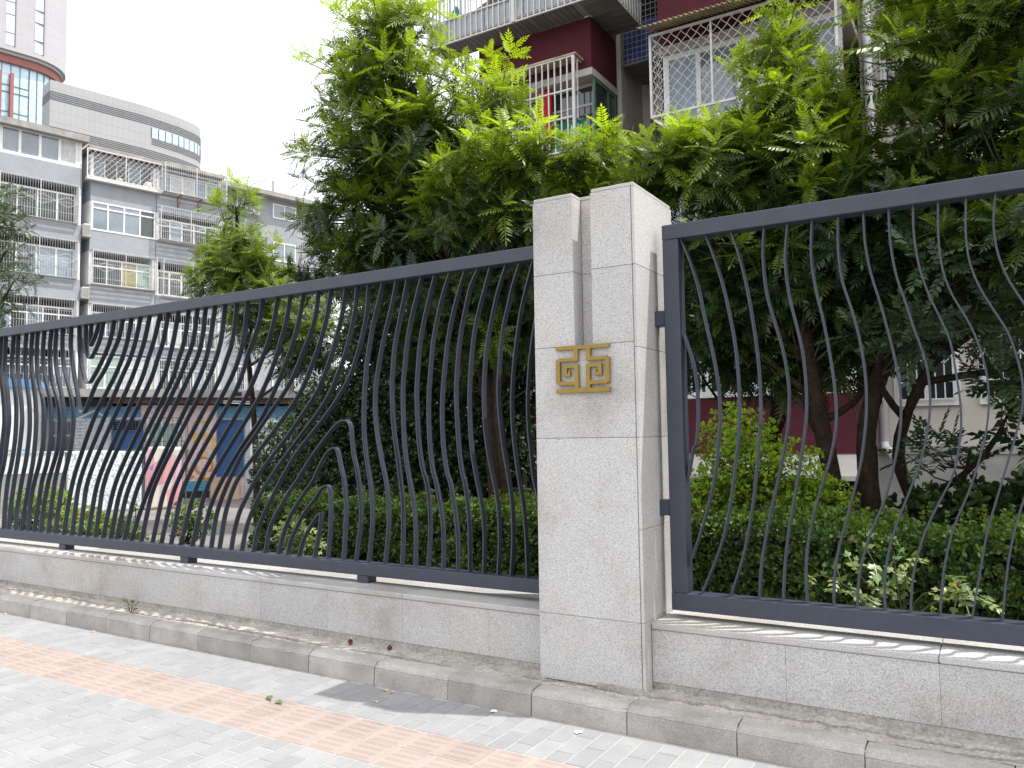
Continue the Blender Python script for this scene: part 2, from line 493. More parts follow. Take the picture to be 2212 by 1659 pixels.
# pavement: bed of jointing sand, pavers in running bond, two rows of tactile tiles
pav = structure('pavement', MB().box(-16, 6, -4, 3.76, -0.05, -0.0035), 'sand')
BW, BL = 0.1072, 0.2145
Y_T0, Y_T1 = 2.868, 3.297
def paver_mesh(w, l):
    return MB().cbox(-w / 2 + .0035, w / 2 - .0035, -l / 2 + .0035, l / 2 - .0035, -0.05, 0.0, 0.003)
cells = []
xs = np.arange(-15.9, 5.9, BW)
for i, x in enumerate(xs):
    xc = x + BW / 2
    y = Y_T1 + 0.003
    first = BL / 2 if i % 2 else BL
    while y < 3.755:
        l = min(first, 3.757 - y)
        if l > 0.03: cells.append((xc, y + l / 2, l))
        y += first; first = BL
    y = Y_T0 - 0.003
    first = BL / 2 if i % 2 else BL
    while y > -3.6:
        cells.append((xc, y - first / 2, first)); y -= first; first = BL
vis = []; rest = []
for c in cells:
    d = in_view(c[0], c[1], 0, 10)
    (vis if d else rest).append((d or 99, c))
vis.sort(key=lambda t: t[0])
rest += vis[300:]; vis = vis[:300]
pm_cache = {}
def jig(): return (RNG.random() - .5)
for d, (x, y, l) in vis:
    key = round(l, 3)
    if key not in pm_cache: pm_cache[key] = paver_mesh(BW, l).mesh('brick', 'brick')
    o = link('brick', pm_cache[key], pav)
    o.location = (x, y, 0.0018 * jig()); o.rotation_euler = (0.008 * jig(), 0.012 * jig(), 0.012 * jig())
mb = MB()
for d, (x, y, l) in rest:
    if x < -13 or y < -1.5: continue
    q = 0.0025 * jig()
    mb.cbox(x - BW / 2 + .0035, x + BW / 2 - .0035, y - l / 2 + .0035, y + l / 2 - .0035, -0.05, q, 0.004)
mb.build('brick_field', 'brick', pav, kind='stuff')
TS = 0.2145
tops = []
tm = MB().cbox(-TS / 2 + .003, TS / 2 - .003, -TS / 2 + .003, TS / 2 - .003, -0.05, 0.0, 0.003)
for k in range(4):
    yc = -TS / 2 + TS * (k + 0.5) / 4
    hw, hh = 0.078, 0.0145
    poly = [(-hw, -hh * .45), (-hw + .012, -hh), (hw - .012, -hh), (hw, -hh * .45), (hw, hh * .45), (hw - .012, hh), (-hw + .012, hh), (-hw, hh * .45)]
    b = len(tm.v)
    tm.v += [(u, yc + v, 0.0) for u, v in poly] + [(u * .97, yc + v * .8, 0.0025) for u, v in poly]
    tops.append(len(tm.f)); tm.f.append(tuple(range(b + 8, b + 16)))
    for i in range(8):
        j = (i + 1) % 8
        tm.f.append((b + i, b + j, b + 8 + j, b + 8 + i))
tile_me = tm.mesh('tactile_tile', 'tile', None, 'tile_bar', tops)
n = 0
for i in range(-62, 24):
    x = -2.318 + TS * (i + 0.5)
    for r in (0, 1):
        o = link('tactile_tile', tile_me, pav)
        o.location = (x, Y_T0 + TS * (r + 0.5), 0.0015 * jig()); o.rotation_euler = (0.008 * jig(), 0.012 * jig(), 0.01 * jig())

# kerb of bullnosed concrete stones
kerb = structure('kerb', MB().box(-16, 6, 3.775, 3.88, -0.05, 0.118), 'mortar')
def kerb_stone(L, rng):
    prof = [(0.0, -0.05), (0.0, 0.0), (0.0, 0.097), (0.0045, 0.100), (0.0015, 0.104), (0.008, 0.117), (0.020, 0.128), (0.040, 0.134), (0.125, 0.136), (0.125, -0.05)]
    mb = MB(); nseg = 9
    b = 0; npf = len(prof)
    for i in range(nseg + 1):
        x = -L / 2 + L * i / nseg
        for j, (y, z) in enumerate(prof):
            e = 0.004 if 4 < j < 8 else 0.0012
            end = 0.004 if i in (0, nseg) and 1 < j < 8 else 0
            mb.v.append((x, y + rng.normal(0, e * .5) + end, z + (rng.normal(0, e * .6) - end if j > 4 and j < 9 else 0)))
    for i in range(nseg):
        for j in range(npf):
            j2 = (j + 1) % npf
            mb.f.append((i * npf + j, i * npf + j2, (i + 1) * npf + j2, (i + 1) * npf + j))
    mb.f.append(tuple(range(npf))); mb.f.append(tuple(nseg * npf + k for k in range(npf))[::-1])
    return mb.mesh('kerb_stone', 'kerb')
kms = [kerb_stone(0.542, np.random.default_rng(k)) for k in range(6)]
for i in range(-26, 13):
    o = link('kerb_stone', kms[int(RNG.integers(6))], kerb)
    o.location = (-1.637 + 0.548 * (i + 0.5), 3.76 + 0.006 * jig(), 0.006 * jig())
    o.rotation_euler = (0.01 * jig(), 0.006 * jig(), 0.008 * jig())

# rough mortar strip between the kerb and the wall, with a wandering crack
rs = np.random.default_rng(5)
ph = rs.random(14) * 6.28
def wob(x, y):
    a = sum(math.sin((1.7 * k + 2) * x + ph[k] + (2.1 * k + 3) * y) / (k + 1.5) for k in range(7))
    return a
mm = MB()
NX, NY = 900, 22
hn = rs.normal(0, 1, (NX + 1, NY + 1))
for _ in range(2):
    hn = (hn + np.roll(hn, 1, 0) + np.roll(hn, -1, 0) + np.roll(hn, 1, 1) + np.roll(hn, -1, 1)) / 5
def mort(u, v):
    i = int(round(u * NX)); j = int(round(v * NY))
    x = -14 + 18 * u; y = 3.868 + 0.20 * v
    z = 0.133 + 0.018 * v + 0.006 * wob(x, y) * min(1, v * 4) + 0.010 * hn[i, j] * min(1, v * 6 + .3)
    yc = 3.90 + 0.012 * math.sin(2.3 * x + 1) + 0.008 * math.sin(7.1 * x)
    on = 1 if math.sin(1.15 * x + 0.4) + 0.4 * math.sin(3.3 * x) > -0.35 else 0
    if on and abs(y - yc) < 0.012: z -= 0.07
    yc2 = 3.955 + 0.02 * math.sin(1.9 * x + 2) + 0.007 * math.sin(9 * x)
    if math.sin(0.9 * x + 2.2) > 0.1 and abs(y - yc2) < 0.009: z -= 0.05
    return (x, y, z)
structure('mortar_bed', mm.grid(mort, NX, NY), 'mortar')

# ================================================================ granite plinth walls
def plinth(x0, x1, joints, label, cop_from=None):
    t = thing('granite_wall', (x0, 4.05, 0.1), label, 'wall')
    MB().box(x0, x1, 4.075, 4.42, 0.05, 0.455).build('core', 'mortar', t)
    MB().box(x0, x1, 4.046, 4.40, 0.05, 0.185).build('footing', 'mortar', t)
    xs = [x0] + joints + [x1]
    for a, b in zip(xs[:-1], xs[1:]):
        e = 0.0015 * jig()
        bevel(MB().box(a + .0005, b - .0005, 4.042 + e * .6, 4.075, 0.187, 0.458).build('granite_slab', 'granite_wall', t), 0.0007, 1)
    cs = xs[::2] if (len(xs) % 2) else xs[::2] + [x1]
    for a, b in zip(cs[:-1], cs[1:]):
        o = MB().box(a + .001, b - .001, 4.034, 4.445, 0.4605, 0.494).build('coping_slab', 'granite_wall', t)
        bevel(o, 0.006, 2)
    return t
jl = [round(-2.63 - 0.655 * k, 3) for k in range(17)][::-1]
plinth(-14.0, -2.235, [j for j in jl if j > -13.9], 'low granite plinth wall under the left fence panel')
plinth(-1.6035, 4.2, [round(-0.92 + 0.66 * k, 3) for k in range(8) if -0.92 + 0.66 * k < 4.1], 'low granite plinth wall under the right fence panel')

# ================================================================ granite pillar with gilt emblem
PX0, PX1, PY0, PY1, PZ = -2.232, -1.607, 3.95, 4.53, 2.85
def pillar():
    t = thing('gate_pillar', ((PX0 + PX1) / 2, 4.24, 0.1), 'tall pale granite pillar with a slotted top between the two fence panels', 'pillar')
    G = 'granite'
    MB().box(PX0 + .02, PX1 - .02, PY0 + .115, PY1 - .02, 0.05, PZ - .03).build('core', 'mortar', t)
    sl, sr, sd = -1.978, -1.867, 4.06
    j = 0.0011
    def slab(x0, x1, y0, y1, z0, z1, w=0.0016):
        bevel(MB().box(x0, x1, y0, y1, z0, z1).build('granite_slab', G, t), w, 1)
    fr = PX1 - 0.021
    for z0, z1 in ((0.145, 0.504), (0.504, 1.473), (1.473, 1.983)):
        slab(PX0, fr, PY0, PY0 + .03, z0 + j, z1 - j)
    MB().box(PX0 + .02, fr - .01, PY0 + .03, PY0 + .115, 0.06, 1.975).build('core', 'mortar', t)
    for z0, z1 in ((1.983, 2.401), (2.401, PZ - .022)):
        slab(PX0, sl, PY0, PY0 + .03, z0 + j, z1 - j)
        slab(sl - .02, sl - .0005, PY0 + .031, sd, z0 + j, z1 - j)
        slab(sr, fr, PY0, PY0 + .03, z0 + j, z1 - j)
        slab(sr + .0005, sr + .02, PY0 + .031, sd, z0 + j, z1 - j)
        slab(sl + .001, sr - .001, sd + .001, sd + .025, z0 + j, z1 - j)
    MB().box(sl + .001, sr - .001, PY0 + .031, sd - .001, 1.955, 1.982).build('slot_sill', G, t)
    MB().box(PX0 + .02, sl - .021, PY0 + .032, sd + .05, 1.985, PZ - .03).build('core', 'mortar', t)
    MB().box(sr + .021, fr - .01, PY0 + .032, sd + .05, 1.985, PZ - .03).build('core', 'mortar', t)
    for z0, z1 in ((0.135, 0.505), (0.505, 0.988), (0.988, 1.473), (1.473, 1.955), (1.955, 2.401), (2.401, PZ - .022)):
        slab(PX1 - .018, PX1, PY0 + .004, PY1, z0 + j, z1 - j)
        slab(PX0, PX0 + .018, PY0 + .032, PY1, z0 + j, z1 - j)
        slab(PX0 + .02, PX1 - .02, PY1 - .02, PY1 - .001, z0 + j, z1 - j)
    cap = MB()
    pts = [(PX0 + .004, PY0 + .004), (sl - .004, PY0 + .004), (sl - .004, sd), (sr + .004, sd), (sr + .004, PY0 + .004), (PX1 - .004, PY0 + .004), (PX1 - .004, PY1 - .004), (PX0 + .004, PY1 - .004)]
    cap.prism(pts, lambda u, v, w: (u, v, w), PZ - .0205, PZ)
    bevel(cap.build('cap', G, t), 0.004, 2)
    MB().box(PX0 + .35, PX1 - .012, PY0 - .004, PY0 + .03, 0.118, 0.168).build('mortar_patch', 'mortar', t)
    # emblem: meander strokes as one clean solid (cells of a cut grid)
    W, Hh = 0.326, 0.262
    S = 0.078
    rects = [(0, 1, 0, .085), (0, 1, .905, 1.0)]
    half = [(.345, .425, .085, .335), (.045, .425, .255, .335), (.0, .08, .285, .80), (.045, .355, .755, .835),
            (.355, .43, .40, .905), (.14, .43, .40, .475), (.14, .215, .40, .655), (.14, .275, .585, .655), (.235, .275, .53, .655)]
    for a, b, c, d in half:
        rects.append((a, b, c, d)); rects.append((1 - b, 1 - a, c, d))
    us = sorted({r for q in rects for r in q[:2]}); vs_ = sorted({r for q in rects for r in q[2:]})
    fill = {}
    for i in range(len(us) - 1):
        for k in range(len(vs_) - 1):
            u = (us[i] + us[i + 1]) / 2; v = (vs_[k] + vs_[k + 1]) / 2
            fill[i, k] = any(a <= u <= b and c <= v <= d for a, b, c, d in rects)
    em = MB(); y0, y1 = PY0 - 0.024, PY0 - 0.005
    def P(u, v, y): return (-2.088 + u * W, y, 1.983 - v * Hh)
    for (i, k), on in fill.items():
        if not on: continue
        a, b, c, d = us[i], us[i + 1], vs_[k], vs_[k + 1]
        def face(*p):
            q = len(em.v); em.v.extend(p); em.f.append((q, q + 1, q + 2, q + 3))
        face(P(a, c, y0), P(b, c, y0), P(b, d, y0), P(a, d, y0)); face(P(a, c, y1), P(b, c, y1), P(b, d, y1), P(a, d, y1))
        if not fill.get((i - 1, k)): face(P(a, c, y0), P(a, d, y0), P(a, d, y1), P(a, c, y1))
        if not fill.get((i + 1, k)): face(P(b, c, y0), P(b, d, y0), P(b, d, y1), P(b, c, y1))
        if not fill.get((i, k - 1)): face(P(a, c, y0), P(b, c, y0), P(b, c, y1), P(a, c, y1))
        if not fill.get((i, k + 1)): face(P(a, d, y0), P(b, d, y0), P(b, d, y1), P(a, d, y1))
    me = em.mesh('emblem', 'gold', ROOT[t.name].inverted())
    import bmesh
    bm = bmesh.new(); bm.from_mesh(me); bmesh.ops.remove_doubles(bm, verts=bm.verts, dist=1e-5)
    bmesh.ops.dissolve_limit(bm, angle_limit=0.02, verts=bm.verts, edges=bm.edges)
    bmesh.ops.recalc_face_normals(bm, faces=bm.faces); bm.to_mesh(me); bm.free()
    o = link('emblem', me, t)
    bevel(o, 0.002, 2)
    pins = MB()
    for u, v in ((.06, .04), (.94, .04), (.06, .95), (.94, .95), (.39, .7), (.61, .7)):
        x, _, z = P(u, v, 0); pins.tube([(x, PY0 - .006, z), (x, PY0 + .001, z)], 0.004, n=6)
    pins.build('fixing_pin', 'gold', t)
pillar()

# ================================================================ steel fence panels
LEFT_BARS = [[(-8.609,2.570),(-8.616,2.380),(-8.608,2.213),(-8.557,2.018),(-8.530,1.891),(-8.523,1.855),(-8.508,1.691),(-8.534,1.528),(-8.584,1.283),(-8.661,1.077),(-8.696,0.626)],
[(-8.457,2.570),(-8.480,2.371),(-8.474,2.233),(-8.425,2.067),(-8.388,1.929),(-8.373,1.797),(-8.379,1.581),(-8.405,1.419),(-8.467,1.203),(-8.490,1.158),(-8.524,0.996),(-8.547,0.833),(-8.558,0.626)],
[(-8.370,2.570),(-8.377,2.364),(-8.362,2.200),(-8.315,2.008),(-8.287,1.902),(-8.265,1.686),(-8.287,1.499),(-8.333,1.285),(-8.368,1.160),(-8.406,0.999),(-8.439,0.837),(-8.460,0.626)],
[(-8.223,2.570),(-8.236,2.382),(-8.224,2.219),(-8.181,2.029),(-8.143,1.897),(-8.120,1.657),(-8.145,1.445),(-8.191,1.259),(-8.227,1.162),(-8.287,0.949),(-8.321,0.815),(-8.333,0.626)],
[(-8.109,2.570),(-8.127,2.402),(-8.111,2.213),(-8.068,2.051),(-8.027,1.893),(-8.007,1.681),(-8.027,1.418),(-8.057,1.260),(-8.089,1.164),(-8.148,0.953),(-8.191,0.793),(-8.218,0.626)],
[(-8.016,2.570),(-8.026,2.395),(-8.009,2.208),(-7.966,2.046),(-7.903,1.915),(-7.869,1.757),(-7.866,1.600),(-7.885,1.444),(-7.943,1.261),(-8.000,1.139),(-8.057,0.981),(-8.089,0.823),(-8.102,0.626)],
[(-7.895,2.570),(-7.913,2.414),(-7.896,2.228),(-7.847,2.078),(-7.779,1.910),(-7.747,1.754),(-7.741,1.624),(-7.754,1.469),(-7.806,1.273),(-7.871,1.141),(-7.929,0.933),(-7.970,0.750),(-7.992,0.626)],
[(-7.771,2.570),(-7.794,2.406),(-7.777,2.221),(-7.736,2.062),(-7.643,1.880),(-7.605,1.750),(-7.601,1.596),(-7.625,1.427),(-7.693,1.273),(-7.758,1.143),(-7.821,0.946),(-7.861,0.780),(-7.876,0.626)],
[(-7.682,2.570),(-7.699,2.399),(-7.677,2.215),(-7.627,2.067),(-7.555,1.877),(-7.523,1.732),(-7.519,1.595),(-7.547,1.407),(-7.614,1.238),(-7.657,1.119),(-7.701,0.919),(-7.732,0.760),(-7.748,0.626)],
[(-7.576,2.570),(-7.580,2.417),(-7.544,2.208),(-7.485,2.066),(-7.402,1.882),(-7.370,1.729),(-7.378,1.577),(-7.412,1.416),(-7.477,1.240),(-7.523,1.132),(-7.573,0.923),(-7.606,0.781),(-7.623,0.626)],
[(-7.434,2.570),(-7.438,2.407),(-7.400,2.225),(-7.355,2.070),(-7.301,1.921),(-7.281,1.842),(-7.265,1.781),(-7.243,1.758),(-7.212,1.751),(-7.186,1.764),(-7.161,1.793),(-7.096,1.896),(-7.014,2.014),(-6.900,2.121),(-6.772,2.281),(-6.686,2.401),(-6.624,2.570)],
[(-7.305,2.570),(-7.290,2.371),(-7.263,2.217),(-7.210,2.098),(-7.178,2.046),(-7.147,2.026),(-7.109,2.033),(-7.067,2.071),(-6.969,2.175),(-6.880,2.288),(-6.809,2.401),(-6.755,2.570)],
[(-7.195,2.570),(-7.189,2.414),(-7.170,2.317),(-7.146,2.265),(-7.116,2.253),(-7.086,2.271),(-7.033,2.328),(-6.968,2.423),(-6.921,2.570)],
[(-7.108,2.570),(-7.118,2.454),(-7.120,2.369)],
[(-6.988,2.570),(-7.037,2.468),(-7.115,2.367)],
[(-6.498,2.570),(-6.558,2.365),(-6.639,2.202),(-6.726,2.079),(-7.006,1.750),(-7.111,1.588),(-7.208,1.415),(-7.352,1.136),(-7.441,0.842),(-7.490,0.626)],
[(-6.366,2.570),(-6.439,2.357),(-6.524,2.195),(-6.615,2.074),(-7.239,1.138),(-7.314,0.842),(-7.355,0.626)],
[(-6.237,2.570),(-6.313,2.348),(-6.396,2.187),(-6.466,2.066),(-7.112,1.140),(-7.188,0.842),(-7.230,0.626)],
[(-6.092,2.570),(-6.180,2.338),(-6.262,2.179),(-6.321,2.058),(-6.952,1.143),(-7.050,0.843),(-7.103,0.626)],
[(-5.981,2.570),(-6.050,2.328),(-6.130,2.171),(-6.188,2.052),(-6.853,1.145),(-6.937,0.843),(-6.983,0.626)],
[(-5.846,2.570),(-5.913,2.318),(-5.973,2.161),(-6.026,2.043),(-6.677,1.148),(-6.800,0.844),(-6.868,0.626)],
[(-5.713,2.570),(-5.770,2.308),(-5.847,2.154),(-5.899,2.037),(-6.604,1.084),(-6.701,0.816),(-6.755,0.626)],
[(-5.600,2.570),(-5.656,2.300),(-5.741,2.147),(-5.809,2.032),(-6.495,1.086),(-6.603,0.817),(-6.663,0.626)],
[(-5.497,2.570),(-5.545,2.291),(-5.615,2.140),(-5.695,2.026),(-6.370,1.089),(-6.487,0.817),(-6.553,0.626)],
[(-5.380,2.570),(-5.443,2.284),(-5.496,2.133),(-5.557,2.019),(-6.209,1.092),(-6.363,0.818),(-6.449,0.626)],
[(-5.257,2.570),(-5.310,2.274),(-5.374,2.125),(-5.439,2.013),(-6.144,1.094),(-6.251,0.818),(-6.312,0.626)],
[(-5.116,2.570),(-5.172,2.264),(-5.243,2.117),(-5.299,2.006),(-5.989,1.097),(-6.096,0.818),(-6.157,0.626)],
[(-4.990,2.570),(-5.045,2.255),(-5.103,2.109),(-5.166,1.999),(-5.863,1.100),(-5.975,0.819),(-6.038,0.626)],
[(-4.822,2.570),(-4.855,2.409),(-4.915,2.282),(-4.984,2.154),(-5.045,2.014),(-5.115,1.892),(-5.753,1.102),(-5.853,0.819),(-5.909,0.626)],
[(-4.654,2.570),(-4.697,2.395),(-4.749,2.253),(-4.823,2.117),(-4.894,1.986),(-5.012,1.813),(-5.590,1.106),(-5.715,0.820),(-5.786,0.626)],
[(-4.519,2.570),(-4.562,2.384),(-4.616,2.244),(-4.674,2.108),(-4.743,1.978),(-4.843,1.828),(-4.972,1.675),(-5.460,1.108),(-5.573,0.820),(-5.636,0.626)],
[(-4.380,2.570),(-4.422,2.397),(-4.486,2.224),(-4.550,2.090),(-4.618,1.971),(-4.701,1.838),(-4.842,1.635),(-5.055,1.429),(-5.320,1.111),(-5.426,0.931),(-5.524,0.626)],
[(-4.228,2.570),(-4.255,2.407),(-4.310,2.261),(-4.393,2.116),(-4.481,1.964),(-4.577,1.844),(-4.723,1.700),(-4.894,1.527),(-5.054,1.366),(-5.143,1.241),(-5.232,1.113),(-5.336,0.907),(-5.403,0.626)],
[(-4.099,2.570),(-4.139,2.396),(-4.193,2.237),(-4.261,2.092),(-4.334,1.957),(-4.414,1.832),(-4.562,1.675),(-4.759,1.489),(-4.976,1.298),(-5.107,1.163),(-5.223,0.943),(-5.304,0.626)],
[(-3.954,2.570),(-3.993,2.383),(-4.046,2.226),(-4.106,2.072),(-4.170,1.948),(-4.247,1.825),(-4.406,1.651),(-4.561,1.493),(-4.750,1.325),(-4.869,1.208),(-4.967,1.077),(-5.066,0.933),(-5.127,0.784),(-5.165,0.626)],
[(-3.847,2.570),(-3.864,2.420),(-3.909,2.254),(-3.961,2.097),(-4.040,1.942),(-4.113,1.815),(-4.234,1.676),(-4.392,1.526),(-4.575,1.351),(-4.742,1.179),(-4.830,1.080),(-4.912,0.960),(-4.983,0.827),(-5.043,0.626)],
[(-3.739,2.570),(-3.756,2.385),(-3.801,2.207),(-3.858,2.057),(-3.913,1.935),(-3.962,1.867),(-4.086,1.721),(-4.268,1.549),(-4.440,1.391),(-4.625,1.166),(-4.726,1.022),(-4.799,0.918),(-4.862,0.797),(-4.911,0.626)],
[(-4.779,0.626),(-4.718,0.840),(-4.631,0.964),(-4.517,1.103),(-4.419,1.205),(-4.315,1.332),(-4.200,1.450),(-4.113,1.532),(-4.060,1.577),(-4.014,1.608),(-3.975,1.617),(-3.940,1.611),(-3.917,1.589),(-3.904,1.543),(-3.898,1.472),(-3.880,1.353),(-3.858,1.289),(-3.836,1.176),(-3.818,1.012),(-3.819,0.895),(-3.840,0.777),(-3.866,0.626)],
[(-4.636,0.626),(-4.573,0.811),(-4.502,0.934),(-4.391,1.067),(-4.267,1.197),(-4.247,1.234),(-4.146,1.376),(-4.106,1.408),(-4.067,1.422),(-4.044,1.413),(-4.031,1.386),(-4.018,1.338),(-4.002,1.278),(-3.979,1.207),(-3.963,1.102),(-3.956,0.984),(-3.964,0.841),(-3.982,0.626)],
[(-4.536,0.626),(-4.508,0.740),(-4.459,0.817),(-4.390,0.919),(-4.321,0.995),(-4.253,1.056),(-4.210,1.111),(-4.176,1.138),(-4.136,1.152),(-4.116,1.137),(-4.108,1.094),(-4.103,1.002),(-4.107,0.858),(-4.120,0.738),(-4.133,0.626)],
[(-4.421,0.626),(-4.369,0.763),(-4.308,0.844),(-4.247,0.915),(-4.200,0.953)],
[(-4.194,0.957),(-4.203,0.878),(-4.232,0.756),(-4.263,0.626)],
[(-3.606,2.570),(-3.662,2.400),(-3.706,2.261),(-3.738,2.121),(-3.764,1.977),(-3.782,1.802),(-3.789,1.589),(-3.782,1.471),(-3.759,1.309),(-3.729,1.169),(-3.713,1.016),(-3.713,0.900),(-3.731,0.737),(-3.748,0.626)],
[(-3.485,2.570),(-3.527,2.407),(-3.587,2.225),(-3.625,2.095),(-3.659,1.952),(-3.678,1.845),(-3.685,1.681),(-3.667,1.516),(-3.632,1.353),(-3.584,1.167),(-3.567,1.021),(-3.568,0.884),(-3.581,0.769),(-3.600,0.626)],
[(-3.388,2.570),(-3.426,2.423),(-3.467,2.268),(-3.506,2.113),(-3.523,1.982),(-3.533,1.843),(-3.529,1.685),(-3.513,1.502),(-3.481,1.320),(-3.465,1.207),(-3.446,1.089),(-3.441,0.961),(-3.442,0.834),(-3.453,0.626)],
[(-3.267,2.570),(-3.313,2.438),(-3.361,2.285),(-3.398,2.131),(-3.419,1.976),(-3.436,1.839),(-3.436,1.631),(-3.427,1.449),(-3.405,1.295),(-3.383,1.193),(-3.361,1.102),(-3.339,0.945),(-3.335,0.814),(-3.339,0.626)],
[(-3.154,2.570),(-3.203,2.427),(-3.250,2.276),(-3.287,2.123),(-3.305,1.969),(-3.319,1.808),(-3.314,1.602),(-3.303,1.449),(-3.272,1.271),(-3.248,1.206),(-3.226,1.111),(-3.215,0.981),(-3.217,0.821),(-3.234,0.626)],
[(-3.031,2.570),(-3.089,2.440),(-3.135,2.291),(-3.174,2.141),(-3.195,1.989),(-3.218,1.753),(-3.220,1.575),(-3.208,1.397),(-3.187,1.261),(-3.166,1.197),(-3.145,1.113),(-3.118,0.974),(-3.107,0.851),(-3.107,0.738),(-3.113,0.626)],
[(-2.909,2.570),(-2.959,2.452),(-3.010,2.305),(-3.055,2.132),(-3.079,1.982),(-3.106,1.749),(-3.109,1.547),(-3.095,1.372),(-3.072,1.248),(-3.051,1.199),(-3.031,1.116),(-3.004,0.959),(-2.992,0.809),(-2.994,0.626)],
[(-2.807,2.570),(-2.868,2.467),(-2.912,2.321),(-2.950,2.174),(-2.974,2.025),(-2.995,1.770),(-2.988,1.570),(-2.973,1.372),(-2.945,1.225),(-2.939,1.216),(-2.922,1.114),(-2.904,0.959),(-2.900,0.814),(-2.902,0.626)],
[(-2.713,2.570),(-2.762,2.431),(-2.811,2.287),(-2.849,2.141),(-2.871,1.994),(-2.890,1.765),(-2.887,1.544),(-2.871,1.372),(-2.838,1.202),(-2.819,1.121),(-2.795,0.978),(-2.788,0.844),(-2.794,0.626)],
[(-2.595,2.570),(-2.657,2.419),(-2.700,2.276),(-2.737,2.132),(-2.762,1.987),(-2.779,1.761),(-2.775,1.566),(-2.754,1.396),(-2.722,1.252),(-2.695,1.134),(-2.677,0.992),(-2.674,0.827),(-2.689,0.626)],
[(-2.494,2.570),(-2.555,2.418),(-2.591,2.291),(-2.627,2.172),(-2.652,2.004),(-2.669,1.757),(-2.654,1.540),(-2.634,1.396),(-2.603,1.230),(-2.588,1.137),(-2.577,0.996),(-2.577,0.832),(-2.594,0.626)],
[(-2.398,2.570),(-2.455,2.397),(-2.490,2.281),(-2.527,2.092),(-2.552,1.926),(-2.570,1.705),(-2.565,1.515),(-2.546,1.349),(-2.521,1.185),(-2.500,1.064),(-2.483,0.861),(-2.477,0.626)],
[(-2.298,2.570),(-2.346,2.386),(-2.387,2.219),(-2.417,2.060),(-2.439,1.919),(-2.456,1.701),(-2.452,1.513),(-2.436,1.349),(-2.427,1.247),(-2.407,1.164),(-2.383,1.050),(-2.365,0.867),(-2.362,0.626)]]
